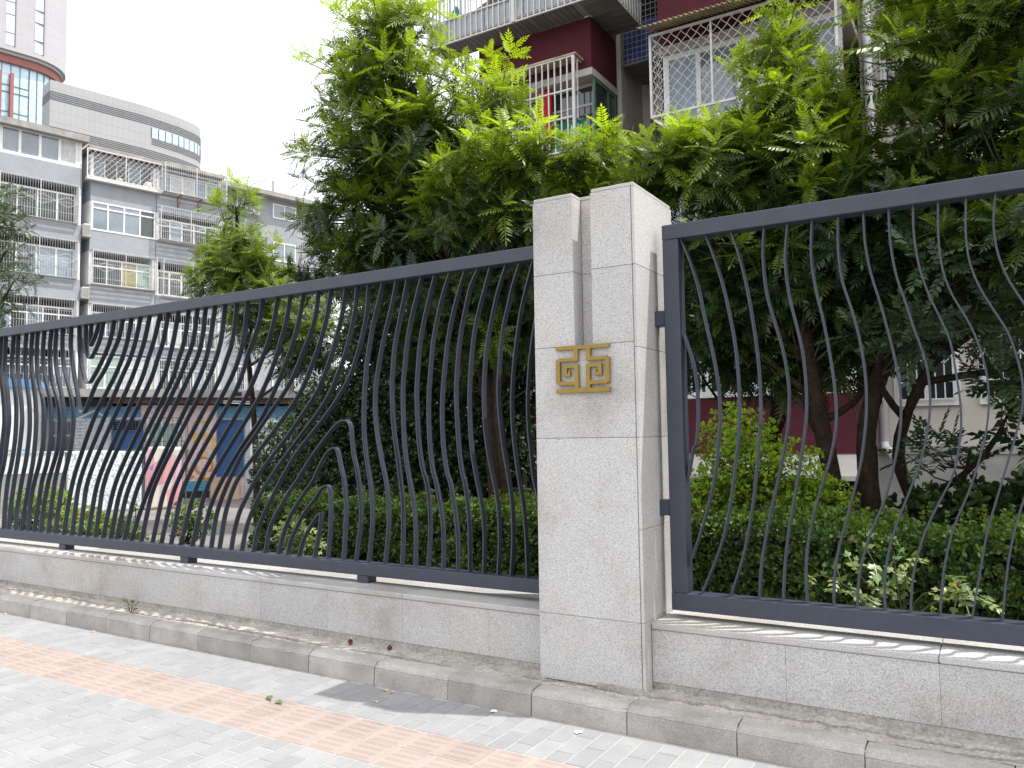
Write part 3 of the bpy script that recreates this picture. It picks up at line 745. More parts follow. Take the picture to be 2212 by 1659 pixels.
RIGHT_BARS = [[(-1.453,2.038),(-1.427,1.961),(-1.399,1.857),(-1.384,1.718),(-1.385,1.562),(-1.402,1.425),(-1.412,1.415),(-1.445,1.259)],
[(-1.452,2.570),(-1.412,2.466),(-1.364,2.301),(-1.330,2.111),(-1.298,1.952),(-1.278,1.832),(-1.264,1.695),(-1.264,1.559),(-1.282,1.397),(-1.283,1.378),(-1.314,1.198),(-1.364,1.026),(-1.437,0.814)],
[(-1.309,2.570),(-1.266,2.438),(-1.225,2.285),(-1.190,2.099),(-1.170,1.961),(-1.158,1.781),(-1.159,1.602),(-1.173,1.424),(-1.182,1.370),(-1.216,1.147),(-1.268,0.923),(-1.347,0.722),(-1.391,0.626)],
[(-1.170,2.570),(-1.133,2.439),(-1.099,2.271),(-1.069,2.052),(-1.051,1.864),(-1.046,1.687),(-1.051,1.528),(-1.053,1.528),(-1.072,1.352),(-1.102,1.124),(-1.153,0.877),(-1.203,0.716),(-1.237,0.626)],
[(-0.996,2.570),(-1.007,2.414),(-0.995,2.215),(-0.964,2.079),(-0.926,1.926),(-0.906,1.794),(-0.900,1.681),(-0.909,1.551),(-0.915,1.499),(-0.949,1.335),(-0.998,1.136),(-1.040,0.962),(-1.072,0.787),(-1.086,0.626)],
[(-0.876,2.570),(-0.895,2.381),(-0.883,2.203),(-0.855,2.052),(-0.828,1.911),(-0.817,1.764),(-0.818,1.592),(-0.828,1.506),(-0.857,1.336),(-0.892,1.156),(-0.928,0.976),(-0.956,0.770),(-0.966,0.626)],
[(-0.755,2.570),(-0.766,2.382),(-0.751,2.216),(-0.723,2.066),(-0.697,1.885),(-0.681,1.732),(-0.676,1.605),(-0.682,1.504),(-0.711,1.362),(-0.763,1.202),(-0.813,1.032),(-0.844,0.863),(-0.851,0.736),(-0.848,0.626)],
[(-0.629,2.570),(-0.636,2.408),(-0.622,2.236),(-0.588,2.105),(-0.559,1.968),(-0.541,1.833),(-0.534,1.708),(-0.538,1.585),(-0.546,1.502),(-0.572,1.337),(-0.617,1.164),(-0.670,0.981),(-0.703,0.855),(-0.719,0.731),(-0.723,0.626)],
[(-0.512,2.570),(-0.510,2.416),(-0.490,2.262),(-0.457,2.125),(-0.426,1.974),(-0.399,1.824),(-0.385,1.702),(-0.384,1.588),(-0.391,1.499),(-0.422,1.338),(-0.474,1.152),(-0.544,0.987),(-0.590,0.839),(-0.607,0.740),(-0.616,0.626)],
[(-0.398,2.570),(-0.397,2.401),(-0.378,2.241),(-0.343,2.106),(-0.309,1.964),(-0.278,1.857),(-0.261,1.752),(-0.257,1.632),(-0.273,1.497),(-0.314,1.331),(-0.371,1.179),(-0.431,1.025),(-0.470,0.887),(-0.490,0.750),(-0.491,0.626)],
[(-0.291,2.570),(-0.293,2.427),(-0.275,2.261),(-0.243,2.136),(-0.197,2.011),(-0.163,1.905),(-0.147,1.770),(-0.136,1.652),(-0.133,1.550),(-0.140,1.464),(-0.176,1.285),(-0.241,1.151),(-0.306,1.008),(-0.347,0.880),(-0.370,0.760),(-0.382,0.626)],
[(-0.184,2.570),(-0.190,2.412),(-0.180,2.250),(-0.144,2.118),(-0.097,2.018),(-0.060,1.921),(-0.036,1.826),(-0.021,1.724),(-0.020,1.609),(-0.034,1.493),(-0.065,1.363),(-0.119,1.201),(-0.183,1.045),(-0.223,0.896),(-0.245,0.771),(-0.258,0.626)],
[(-0.069,2.570),(-0.077,2.396),(-0.066,2.259),(-0.033,2.145),(0.015,2.039),(0.066,1.934),(0.093,1.833),(0.111,1.733),(0.113,1.619),(0.090,1.506),(0.053,1.378),(0.000,1.204),(-0.053,1.021),(-0.082,0.875),(-0.105,0.760),(-0.131,0.626)],
[(0.049,2.570),(0.035,2.419),(0.049,2.276),(0.086,2.155),(0.137,2.050),(0.187,1.939),(0.222,1.824),(0.240,1.711),(0.240,1.600),(0.212,1.489),(0.166,1.349),(0.096,1.177),(0.054,1.041),(0.021,0.882),(-0.013,0.626)]]

FY0, FY1 = 4.20, 4.30
BY0, BY1 = 4.228, 4.270
ZB0, ZB1, ZT0, ZT1 = 0.545, 0.628, 2.568, 2.652
def bar_mesh(pts, th=0.0085):
    C = spline(pts, 0.045)
    n = len(C); T = np.gradient(C, axis=0); T /= np.linalg.norm(T, axis=1)[:, None]
    Nn = np.stack([-T[:, 1], T[:, 0]], 1)
    A = C + Nn * th / 2; B = C - Nn * th / 2
    mb = MB()
    for i in range(n):
        for q, y in ((A[i], BY0), (B[i], BY0), (B[i], BY1), (A[i], BY1)):
            mb.v.append((q[0], y, q[1]))
    for i in range(n - 1):
        for k in range(4):
            k2 = (k + 1) % 4
            mb.f.append((4 * i + k, 4 * i + k2, 4 * i + 4 + k2, 4 * i + 4 + k))
    mb.f.append((0, 1, 2, 3)); mb.f.append((4 * n - 1, 4 * n - 2, 4 * n - 3, 4 * n - 4))
    return mb
def fence(x0, x1, bars, feet, label, post_l, post_r, ZB0=0.545):
    t = thing('steel_fence', ((x0 + x1) / 2, 4.24, 0.494), label, 'fence')
    bevel(MB().box(x0, x1, FY0, FY1, ZT0, ZT1).build('top_rail', 'steel', t), 0.005, 2)
    bevel(MB().box(x0, x1, FY0, FY1, ZB0, ZB1).build('bottom_rail', 'steel', t), 0.005, 2)
    for px in ([x0] if post_l else []) + ([x1 - .092] if post_r else []):
        bevel(MB().box(px + .001, px + .092, FY0 + .0015, FY1 - .001, ZB1 + .0005, ZT0 - .0005).build('post', 'steel', t), 0.005, 2)
    for p in bars:
        p = [(min(max(a, x0 + .088), x1 - .085), min(max(c, ZB1 - .003), ZT0 + .003)) for a, c in p]
        bar_mesh(p).build('bar', 'steel', t)
    w = MB()
    for p in bars:
        for e in (p[0], p[-1]):
            if abs(e[1] - .626) < .01:
                w.box(e[0] - .011, e[0] + .011, BY0 - .003, BY1 + .003, ZB1 - .002, ZB1 + .0045)
    w.build('weld_bead', 'steel', t, kind='stuff')
    for fx in feet:
        bevel(MB().box(fx - .10, fx + .0, FY0 + .004, FY1 - .004, 0.4945, ZB0 - .0005).build('foot', 'steel', t), 0.003, 1)
    return t
extra = []
base = LEFT_BARS[0]
for k in range(1, 24):
    extra.append([(a - 0.118 * k + 0.03 * math.sin(k * 1.7), c) for a, c in base])
fl = fence(-11.9, -2.27, extra + LEFT_BARS, [-11.2, -9.15, -7.39, -5.63, -3.72], 'dark grey steel fence panel of wavy bars left of the granite pillar', True, True)
extra = []
base = RIGHT_BARS[-1]
for k in range(1, 26):
    extra.append([(a + 0.122 * k, c) for a, c in base])
fr = fence(-1.548, 4.1, RIGHT_BARS + extra, [0.9, 2.6], 'dark grey steel fence panel of wavy bars right of the granite pillar', True, True, 0.534)
for z0, z1 in ((2.09, 2.175), (1.04, 1.125)):
    bevel(MB().box(-1.609, -1.5475, 4.212, 4.288, z0, z1).build('bracket', 'steel', fr), 0.004, 1)
    bevel(MB().box(-2.2705, -2.2305, 4.212, 4.288, z0, z1).build('bracket', 'steel', fl), 0.004, 1)


# ================================================================ windows, cages
def strips(mb, x0, x1, z0, z1, y0, y1, w, vs=(), hs=(), w2=None):
    """rectangular frame in the xz plane with mullions vs and transoms hs"""
    w2 = w2 or w * .8
    mb.box(x0, x0 + w, y0, y1, z0, z1); mb.box(x1 - w, x1, y0, y1, z0, z1)
    mb.box(x0 + w, x1 - w, y0, y1, z0, z0 + w); mb.box(x0 + w, x1 - w, y0, y1, z1 - w, z1)
    for v in vs: mb.box(v - w2 / 2, v + w2 / 2, y0 + .002, y1 - .002, z0 + w, z1 - w)
    for h in hs: mb.box(x0 + w, x1 - w, y0 + .004, y1 - .004, h - w2 / 2, h + w2 / 2)

def window(parent, x0, x1, z0, z1, y, nv, transom=None, panes=('glass_dark',), w=0.07, mat='white_pvc', rng=None):
    rng = rng or RNG
    vs_ = [x0 + (x1 - x0) * k / nv for k in range(1, nv)]
    hs = [z0 + (z1 - z0) * transom] if transom else []
    mb = MB(True); strips(mb, x0, x1, z0, z1, y, y + .06, w, vs_, hs)
    f = mb.build('window', mat, parent)
    ex = [x0] + vs_ + [x1]; ez = [z0] + hs + [z1]
    for a, b in zip(ex[:-1], ex[1:]):
        pmn = panes[int(rng.integers(len(panes)))]
        for c, d in zip(ez[:-1], ez[1:]):
            MB(True).box(a + .02, b - .02, y + .028, y + .036, c + .02, d - .02).build('pane', pmn, f)
    return f

def cage(parent, x0, x1, z0, z1, y, depth, sp=0.12, hs=(), r=0.011, ends=True, mat='white_metal', deco=False, name='window_grille', floor=True):
    # projecting security grille of thin square bars, one joined part
    r = r * .58
    mat = 'white_metal_dull'
    mb = MB(True)
    n = max(2, int(round((x1 - x0) / sp)))
    for k in range(n + 1):
        x = x0 + (x1 - x0) * k / n
        q = r * 3.2 if k in (0, n, n // 2) else r
        mb.box(x - q, x + q, y - q, y + q, z0, z1)
    m = max(1, int(round(depth / sp)))
    if ends:
        for x in (x0, x1):
            for k in range(1, m + 1):
                yy = y + depth * k / m
                mb.box(x - r, x + r, yy - r, yy + r, z0, z1)
    for z in [z0, z1] + [z0 + (z1 - z0) * h for h in hs]:
        q = r * 1.6 if z in (z0, z1) else r
        mb.box(x0 - q, x1 + q, y - q - .004, y + q + .004, z - q, z + q)
        if ends:
            for x in (x0, x1): mb.box(x - q - .003, x + q + .003, y + q + .004, y + depth, z - q, z + q)
    if deco:
        nd = max(2, int(round((x1 - x0) / 1.1)))
        zc = z0 + (z1 - z0) * .5; hh = (z1 - z0) * .13
        for k in range(nd):
            a = x0 + (x1 - x0) * k / nd; b = x0 + (x1 - x0) * (k + 1) / nd; c = (a + b) / 2
            for off in (0, .12):
                P = [(a + off, zc), (c + off, zc + hh), (b + off, zc), (c + off, zc - hh), (a + off, zc)]
                P = [(min(max(u, x0), x1), v) for u, v in P]
                for (u0, v0), (u1, v1) in zip(P[:-1], P[1:]):
                    mb.tube([(u0, y - .02, v0), (u1, y - .02, v1)], r * .9, n=4)
    g = mb.build(name, mat, parent)
    if floor:
        fb = MB(True)
        k = max(3, int((depth) / .09))
        for i in range(k):
            yy = y + depth * (i + .5) / k
            fb.box(x0, x1, yy - .022, yy + .022, z0 - .035, z0 - .02)
        fb.build('grille_shelf', 'concrete', parent)
    return g

def wavy(parent, f, W, Hh, sp, r, name='wire_lattice', mat='white_metal', amp=0.10):
    """crimped wire lattice: two families of diagonals, clipped to the rectangle, mapped by f(u,v)->point"""
    mb = MB(True)
    for sgn in (1, -1):
        k0 = -int(Hh / sp) - 1; k1 = int((W + Hh) / sp) + 1
        for k in range(k0, k1):
            pts = []
            nst = int(Hh / (sp / 5))
            for i in range(nst + 1):
                v = Hh * i / nst
                wv = amp * sp * math.sin(2 * math.pi * v / sp) * .5
                u = (k * sp + v * 0.9 if sgn > 0 else k * sp + Hh * .9 - v * 0.9) + wv
                if 0 <= u <= W: pts.append(f(u, v + 0))
                elif pts: break
            if len(pts) > 1: mb.tube(pts, r, n=3, cap=False)
    return mb.build(name, mat, parent)

# ================================================================ grey apartment block (left, far)
def grey_block():
    rz = math.atan2(0.974, 0.225)
    t = thing('apartment_block', (-39.14, 23.09, 0.0), 'blue grey six storey apartment block with white window cages at left', 'building', rz)
    B = lambda: MB(True)
    rng = np.random.default_rng(3)
    # walls: left bay, right bay, far wing; x = along facade, -y = towards the viewer
    lev = [15.33, 12.4, 9.6, 6.75, 4.1, 1.25]           # window sills, top floor first
    top = [16.75, 14.33, 11.5, 8.52, 6.0, 3.1]           # window heads
    B().box(-16, 15, 1.2, 11, 0, 16.62).build('wall', 'grey_wall', t)
    def bay(x0, x1, sills, heads, z1):
        zs = [0.0] + [q for p in zip(sills[::-1], heads[::-1]) for q in p] + [z1]
        for i in range(0, len(zs), 2):
            if zs[i + 1] - zs[i] > .02:
                B().box(x0, x1, 0, 1.19, zs[i], zs[i + 1]).build('spandrel', 'grey_wall', t)
        for x in (x0, x1 - .14):
            for s_, h_ in zip(sills, heads):
                B().box(x, x + .14, .05, 1.19, s_ + .001, h_ - .001).build('corner_post', 'white_pvc', t)
        B().box(x0 + .15, x1 - .15, 1.1, 1.195, 0.2, z1 - .1).build('room_back', 'dark_in', t)
    bay(-7.6, -0.30, lev, top, 16.64); bay(-15.5, -7.9, lev, top, 16.64)
    r_s = [14.92, 12.24, 9.44, 6.75, 4.1, 1.25]; r_h = [16.2, 13.8, 11.2, 8.45, 5.95, 3.1]
    bay(0.12, 3.42, r_s, r_h, 16.3); bay(3.45, 7.1, [14.95, 12.27, 9.25, 6.45, 4.1, 1.25], [16.2, 13.85, 11.1, 8.3, 5.9, 3.1], 16.3)
    # roof slabs
    B().box(-16.2, -0.08, -0.35, 1.6, 16.66, 16.98).build('roof_slab', 'concrete', t)
    B().box(-0.05, 7.2, -0.25, 1.6, 16.40, 16.58).build('roof_slab', 'concrete', t)
    B().box(7.22, 15.2, .55, 11.2, 16.32, 16.6).build('roof_slab', 'concrete', t)
    B().box(-16.2, 15.2, 1.61, 11.2, 16.64, 16.9).build('roof', 'concrete', t)
    B().box(-0.9, -0.15, 0.2, .8, 17.0, 17.12).build('roof_tile', 'concrete', t)
    B().tube([(11.2, 1.5, 16.9), (11.2, 1.5, 17.6)], .06, n=6).build('vent_pipe', 'concrete', t)
    P_unused = ('glass_sky', 'curtain', 'glass_sky', 'curtain_blue', 'glass_dark')
    P_in = ('glass_dark', 'glass_dark', 'glass_sky', 'glass_dark', 'curtain_blue', 'glass_dark', 'glass_dark')
    # left bay: top floor glazed balcony, then caged ones
    for x0, x1, n in ((-7.45, -4.05, 4), (-3.95, -0.45, 4)):
        window(t, x0, x1, lev[0], top[0], .05, n, None, ('curtain', 'glass_sky', 'curtain'), .15, rng=rng)
        for k in range(1, 6):
            window(t, x0, x1, lev[k], top[k] - .35, .28, 4 if k != 3 else 5, .72 if k > 2 else None, P_in, .09, rng=rng)
            cage(t, x0 + .03, x1 - .03, lev[k] + .02, top[k], -.22, .45, .115, (.22, .5) if k < 3 else (.33, .66), .0105, deco=k in (1, 2), floor=True)
    for k in range(6):
        window(t, -15.3, -8.1, lev[k], top[k], .1, 6, None, P_in, .1, rng=rng)
    for k, dx in ((1, .28), (2, .32)):
        pass
    # right bay
    window(t, .28, 3.3, r_s[0], r_h[0], .3, 5, None, ('glass_sky', 'glass_sky', 'glass_dark'), .08, rng=rng)
    W = 3.8; Hh = 16.38 - 14.95
    fr = B(); strips(fr, -.16, 3.64, 14.95, 16.4, -.30, -.26, .05, [1.74], [])
    fr.build('cage_frame', 'white_metal', t)
    wavy(t, lambda u, v: (-.13 + u, -.28, 14.97 + v), W - .08, Hh, .27, .010)
    fb = B(); fb.box(-.16, 3.64, -.3, -.02, 14.80, 14.94); fb.build('cage_floor', 'white_metal', t)
    for bx, bw, bh in ((1.5, .34, .22), (2.2, .2, .1), (2.95, .5, .34)):
        q = B(); q.grid(lambda u, v: (bx + bw * (u - .5) * (1.2 - .5 * v), -.2 + .14 * math.cos(6.28 * u) * math.sin(3.14 * v), 14.95 + bh * v), 10, 6)
        q.build('stored_bundle', 'paper', t)
    window(t, .17, 3.40, 12.26, 13.78, -.02, 4, None, ('glass_sky', 'glass_dark', 'glass_sky'), .09, rng=rng)
    tr = B(); tr.box(.25, 3.32, -.03, .05, 13.40, 13.47); tr.build('transom', 'white_pvc', t)
    cage(t, .2, 3.4, 9.46, 11.22, -.32, .36, .105, (.16, .6), .0105, deco=True)
    window(t, .3, 3.3, 9.5, 10.9, .25, 4, .7, ('glass_dark', 'curtain', 'glass_dark', 'curtain_green', 'yellow_cloth'), .09, rng=rng)
    cage(t, .2, 3.4, 6.78, 8.44, -.3, .34, .105, (.2, .6), .0105)
    window(t, .3, 3.3, 6.78, 8.1, .25, 4, .7, P_in, .09, rng=rng)
    for x0, x1 in ((.2, 3.35),):
        for k in (4, 5):
            window(t, x0, x1, r_s[k], r_h[k] - .1, .1, 4, .66, ('curtain_green', 'glass_dark', 'curtain'), .1, rng=rng)
            cage(t, x0, x1, r_s[k], r_h[k], -.25, .28, .12, (.5, .72), .011, floor=False)
    # far column of cages
    cage(t, 3.66, 7.12, 14.9, 16.5, -.62, .64, .125, (.18, .48, .72), .013)
    window(t, 3.6, 6.95, 14.97, 16.15, .2, 5, None, ('glass_dark', 'curtain_blue', 'curtain', 'glass_dark'), .09, rng=rng)
    br = B()
    for bx in (4.6, 5.75):
        br.tube([(bx, -.55, 14.84), (bx, .02, 14.84)], .03, n=4); br.tube([(bx, -.5, 14.82), (bx, .0, 14.25)], .025, n=4); br.tube([(bx, -.015, 14.84), (bx, -.015, 14.2)], .025, n=4)
    br.build('cage_bracket', 'red_trim', t)
    cage(t, 3.5, 6.85, 12.27, 14.04, -.55, .57, .115, (.24, .5, .76), .0115, deco=True)
    window(t, 3.6, 6.95, 12.27, 13.55, .2, 5, .7, P_in, .09, rng=rng)
    cage(t, 3.72, 7.0, 9.22, 11.22, -.42, .44, .115, (.28, .62), .0115, deco=True)
    window(t, 3.6, 6.95, 9.3, 10.7, .2, 5, .7, ('glass_dark', 'curtain', 'glass_dark'), .09, rng=rng)
    cage(t, 3.6, 7.0, 6.45, 8.3, -.4, .42, .12, (.3, .62), .0115, deco=True)
    window(t, 3.6, 6.95, 6.5, 7.9, .2, 5, .7, ('blue_board', 'glass_dark', 'curtain', 'glass_dark'), .09, rng=rng)
    for k in (4, 5):
        window(t, 3.6, 6.95, r_s[k], r_h[k] - .1, .1, 5, .66, P_in, .1, rng=rng)
        cage(t, 3.6, 7.0, r_s[k], r_h[k], -.25, .28, .12, (.5, .72), .011, floor=False)
    for k in range(6):
        window(t, 8.6, 9.8, r_s[k] + .2, r_h[k] - .15, 1.14, 2, None, ('glass_dark', 'glass_sky'), .08, rng=rng)
        window(t, 11.0, 12.6, r_s[k] + .2, r_h[k] - .15, 1.14, 2, None, ('glass_dark', 'glass_sky'), .08, rng=rng)
        cage(t, 8.5, 9.9, r_s[k] + .1, r_h[k], .8, .36, .13, (.3, .66), .012)
    return t
gb = grey_block()
GM = ROOT[gb.name]
def air_con(lx, lz, label, h=.62, ly=.15):
    p = GM @ Vector((lx, ly, lz))
    t = thing('air_conditioner', p, label, 'air conditioner', math.atan2(0.974, 0.225), 'air conditioners in the gap of the grey block')
    bevel(MB(True).box(-.17, .17, -.42, .3, 0, h).build('casing', 'ac_white', t), .015, 2)
    g = MB(True)
    for k in range(9): g.box(-.15, .15, -.435, -.421, .06 + h * .85 * k / 9, .085 + h * .85 * k / 9)
    g.build('louvre', 'concrete', t, kind='stuff')
    MB(True).box(-.2, .2, -.45, .3, -.05, -.002).build('bracket', 'concrete', t)
air_con(-.08, 11.85, 'white air conditioner in the dark gap beside the lower right of the third floor spandrel')
air_con(-.1, 8.68, 'louvred air conditioner low in the gap, just above the fence rail line', .55)

# ================================================================ far tower and its podium
def tower():
    rz = math.atan2(0.974, 0.225)
    t = thing('office_tower', (-138.4, 68.59, 0), 'pale clad office tower with a rounded end and red ring at far left', 'tower', rz)
    def plan(off, x_l=-26, R_=7.0, cx=2.6, n=18):
        r = R_ - off
        pts = [(x_l, off)]
        for k in range(n + 1):
            a = -math.pi / 2 + math.pi * k / n
            pts.append((cx + r * math.cos(a), R_ + r * math.sin(a)))
        pts.append((x_l, 2 * R_ - off))
        return pts
    f = lambda u, v, w: (u, v, w)
    MB(True).prism(plan(0), f, 67.1, 104).build('upper_wall', 'cladding', t)
    MB(True).prism(plan(.5), f, 66.6, 67.099).build('soffit_lip', 'cladding', t)
    MB(True).prism(plan(.9), f, 65.3, 66.599).build('ring', 'red_trim', t)
    MB(True).prism(plan(1.5), f, 30, 65.299).build('lower_glazing', 'glass_blue', t)
    for x0, x1 in ((-1.4, -.1), (2.9, 4.25), (-8.4, -7.0), (-14, -12.6)):
        if x1 > 2.6:
            pass
        strip = MB(True); y = -.06
        def arc(x): return 0 if x <= 2.6 else 7 - math.sqrt(max(0, 49 - (x - 2.6) ** 2))
        z = 67.9
        k = 0
        while z < 103:
            h = 2.2 if k % 2 == 0 else 3.2
            MB(True).quadbox([(x0, arc(x0) - .05, z), (x1, arc(x1) - .05, z), (x1, arc(x1) + .3, z), (x0, arc(x0) + .3, z), (x0, arc(x0) - .05, z + h - .14), (x1, arc(x1) - .05, z + h - .14), (x1, arc(x1) + .3, z + h - .14), (x0, arc(x0) + .3, z + h - .14)]).build('window', 'glass_pale', t)
            strip.box(x0, x1, arc(x0) - .08, arc(x1) + .3, z + h - .139, z + h - .001)
            z += h; k += 1
        strip.box(x1 + .001, x1 + .16, arc(x1) - .12, arc(x1) + .3, 67.9, 103)
        strip.build('mullion', 'mullion', t, kind='stuff')
    mu = MB(True)
    P = plan(1.46, n=14)
    for k in range(-16, 5):
        mu.box(k * 1.35 - 2.9, k * 1.35 - 2.8, 1.4, 1.55, 30, 65.2)
    for (u, v) in P[1:10]:
        mu.box(u - .06, u + .06, v - .06, v + .06, 30, 65.2)
    for z in (61.6, 60.4, 57, 55.6, 52):
        mu.box(-26, 2.6, 1.41, 1.54, z - .06, z + .06)
    mu.build('mullion', 'mullion', t, kind='stuff')
    for x in (-1.9, -.1, -9.0, -7.4):
        MB(True).box(x - .26, x + .26, .7, 1.4, 30, 63.6).build('fin', 'red_trim', t)
    p = thing('podium_block', (-111.64, 61.35, 0), 'grey clad podium block with dark horizontal grooves and a curved end', 'building', rz)
    PP = [(-1.1, 0), (11.7, 0), (13.0, .15), (17.5, .9), (20.5, 2.0)]
    for k in range(1, 9):
        a = math.radians(-62 + 11 * k); PP.append((18.5 + 4.4 * math.cos(a) , 5.9 + 4.4 * math.sin(a)))
    PP.append((22, 16)); PP.append((8, 16)); PP.append((-1.1, 3.6))
    MB(True).prism(PP, f, 0, 52.45).build('wall', 'cladding_grey', p)
    cen = (9, 8)
    def band(z0, z1, e, i0, i1, mat, name):
        mb = MB(True)
        for (a, b) in zip(PP[i0:i1], PP[i0 + 1:i1 + 1]):
            d = Vector((b[0] - a[0], b[1] - a[1])).normalized(); nrm = Vector((d.y, -d.x)) * e
            A = (a[0] + nrm.x, a[1] + nrm.y); Bq = (b[0] + nrm.x, b[1] + nrm.y)
            mb.quadbox([(A[0], A[1], z0), (Bq[0], Bq[1], z0), (b[0], b[1], z0), (a[0], a[1], z0), (A[0], A[1], z1), (Bq[0], Bq[1], z1), (b[0], b[1], z1), (a[0], a[1], z1)])
        if i0 == 0:
            mb.box(-1.1 - e, -1.101, -e, 3.5, z0, z1)
        return mb.build(name, mat, p)
    nP = len(PP) - 4
    for k in range(5): band(49.65 + .27 * k, 49.79 + .27 * k, .03, 0, nP, 'groove', 'groove')
    for k in range(5): band(44.55 + .27 * k, 44.69 + .27 * k, .03, 0, nP, 'groove', 'groove')
    for k in range(4): band(46.75 + .27 * k, 46.89 + .27 * k, .03, 2, nP, 'groove', 'groove')
    band(47.85, 49.4, .02, 2, nP, 'glass_blue', 'window_band')
    mu = MB(True)
    for i in range(2, nP + 1):
        a = PP[i]; b = PP[i + 1]
        for q in ((0, .25, .5, .75) if i == 2 else (0, .33, .66) if i == 3 else (0,)):
            x = a[0] + (b[0] - a[0]) * q; y = a[1] + (b[1] - a[1]) * q
            mu.box(x - .06, x + .06, y - .09, y + .05, 47.85, 49.4)
    mu.build('mullion', 'mullion', p, kind='stuff')
tower()

# ================================================================ dark red apartment building behind the trees
def red_block():
    t = thing('red_apartment_building', (-7.2, 16.0, 0.0), 'dark red and off-white apartment building with caged balconies behind the trees', 'building')
    W = MB
    rng = np.random.default_rng(8)
    TOP = 19.6
    W().box(-10.16, 14, 18.2, 27, 0, TOP).build('rear_wall', 'white_wall', t)
    W().box(-10.16, -7.11, 17.2, 18.19, 0, TOP).build('stub_wall', 'white_wall', t)
    W().box(-7.2195, -7.11, 16.9, 17.19, 0, TOP).build('stub_pier', 'white_wall', t)
    # bay A: spandrels in dark red, open between
    heads = [3.92, 6.7, 9.50, 12.3, 15.1, 17.9]; sills = [2.14, 4.94, 7.74, 10.66, 13.4, 16.2]
    def bay(x0, x1, y0, y1, lint=True):
        zs = [1.05] + [q for p in zip(sills, heads) for q in p] + [TOP - .2]
        for i in range(0, len(zs), 2):
            W().box(x0, x1, y0, y1, zs[i], zs[i + 1]).build('spandrel', 'red_wall', t)
        W().box(x0, x1, y0, y1, 0, 1.049).build('plinth', 'concrete', t)
        W().box(x0 + .05, x1 - .05, y1 - .2, y1 - .02, 1.1, TOP - .3).build('room_back', 'dark_in', t)
        if lint:
            for h in heads:
                W().box(x0 + .01, x1 + .03, y0 - .03, y1 - .01, h - .16, h - .002).build('lintel', 'white_wall', t)
    bay(-10.16, -7.22, 15.5, 16.89)
    bay(-5.67, -2.05, 15.5, 18.19)
    # glazing in the bays
    for i, (s, h) in enumerate(zip(sills, heads)):
        hh = h - .17
        mb = W(); strips(mb, -10.1, -7.3, s, hh, 15.85, 15.91, .07, [-9.4, -8.7, -8.0], [s + (hh - s) * .7])
        f = mb.build('window', 'white_wall', t)
        for a, b, m_ in ((-10.05, -9.42, 'glass_dark'), (-9.38, -8.72, 'glass_dark'), (-8.68, -8.02, 'curtain_blue' if i not in (0, 2) else 'glass_dark'), (-7.98, -7.35, 'glass_dark')):
            W().box(a, b, 15.87, 15.88, s + .05, hh - .05).build('pane', m_, f)
        # side window in a green frame
        mb = W(); b0, b1 = 15.62, 16.8
        for a, b in ((b0, b0 + .07), (16.35, 16.42), (b1 - .07, b1)): mb.box(-7.25, -7.205, a, b, s + .01, h - .17)
        for c in (s + .01, s + .5, h - .24): mb.box(-7.247, -7.208, b0 + .07, b1 - .07, c, c + .07)
        f = mb.build('side_window', 'green_frame', t)
        W().box(-7.24, -7.23, b0 + .05, b1 - .05, s + .05, h - .2).build('pane', 'glass_dark', f)
        # bay B window
        mb = W(); strips(mb, -5.6, -2.12, s + .02, hh, 15.56, 15.63, .12, [-4.86, -4.02, -3.85, -3.1], [])
        f = mb.build('window', 'white_pvc', t)
        pn = ['curtain_blue', 'glass_sky', 'glass_dark', 'curtain', 'curtain_blue'] if i else ['glass_dark'] * 5
        ex = [-5.55, -4.9, -4.05, -3.88, -3.14, -2.2]
        for a, b, m_ in zip(ex[:-1], ex[1:], pn):
            W().box(a + .03, b + .01, 15.59, 15.6, s + .1, hh - .1).build('pane', m_, f)
    def g(x0, x1, z0, z1, y, depth, sp, hs, r, name='window_grille', ends=True, mat='white_metal', zig=False):
        mb = W(); n = int(round((x1 - x0) / sp))
        for k in range(n + 1):
            x = x0 + (x1 - x0) * k / n; q = r * 2.2 if k in (0, n) else r
            mb.box(x - q, x + q, y - q, y + q, z0, z1)
        m = max(1, int(round(depth / sp)))
        for z in [z0, z1] + list(hs):
            mb.box(x0 - r * 2, x1 + r * 2, y - r * 1.3 - .004, y + r * 1.3 + .004, z - r * 1.2, z + r * 1.2)
            if ends:
                for x in (x0, x1): mb.box(x - r, x + r, y + r * 1.3 + .004, y + depth, z - r, z + r)
        if ends:
            for x in (x0, x1):
                for k in range(1, m): mb.box(x - r, x + r, y + depth * k / m - r, y + depth * k / m + r, z0, z1)
        if zig:
            zc = (z0 * .45 + z1 * .55); n2 = n // 2
            for k in range(n2):
                a = x0 + (x1 - x0) * 2 * k / n; b = x0 + (x1 - x0) * (2 * k + 1) / n; c = x0 + (x1 - x0) * min(n, 2 * k + 2) / n
                mb.tube([(a, y - .02, zc + .16), (b, y - .02, zc), (c, y - .02, zc + .16)], r * .9, n=4)
        return mb.build(name, mat, t)
    # third floor cage of bay A (box grille) and its thin top sheet
    g(-10.1, -7.47, 7.6, 9.68, 15.12, .38, .155, (8.34, 8.95), .0135)
    W().box(-10.15, -7.40, 15.08, 15.49, 9.70, 9.735).build('cage_top', 'corrugate', t)
    W().box(-8.6, -8.3, 15.6, 15.7, 8.15, 9.3).build('hanging_cloth', 'red_cloth', t)
    hm = W(); hm.grid(lambda u, v: (-8.05 + .75 * u, 15.25 + .12 * math.sin(3.14 * v), 7.75 + .55 * v + .02 * math.sin(20 * u)), 14, 8)
    hm.build('stored_net', 'teal_cloth', t)
    g(-10.0, -7.4, 4.9, 6.75, 15.2, .29, .155, (5.5, 6.1), .0135)
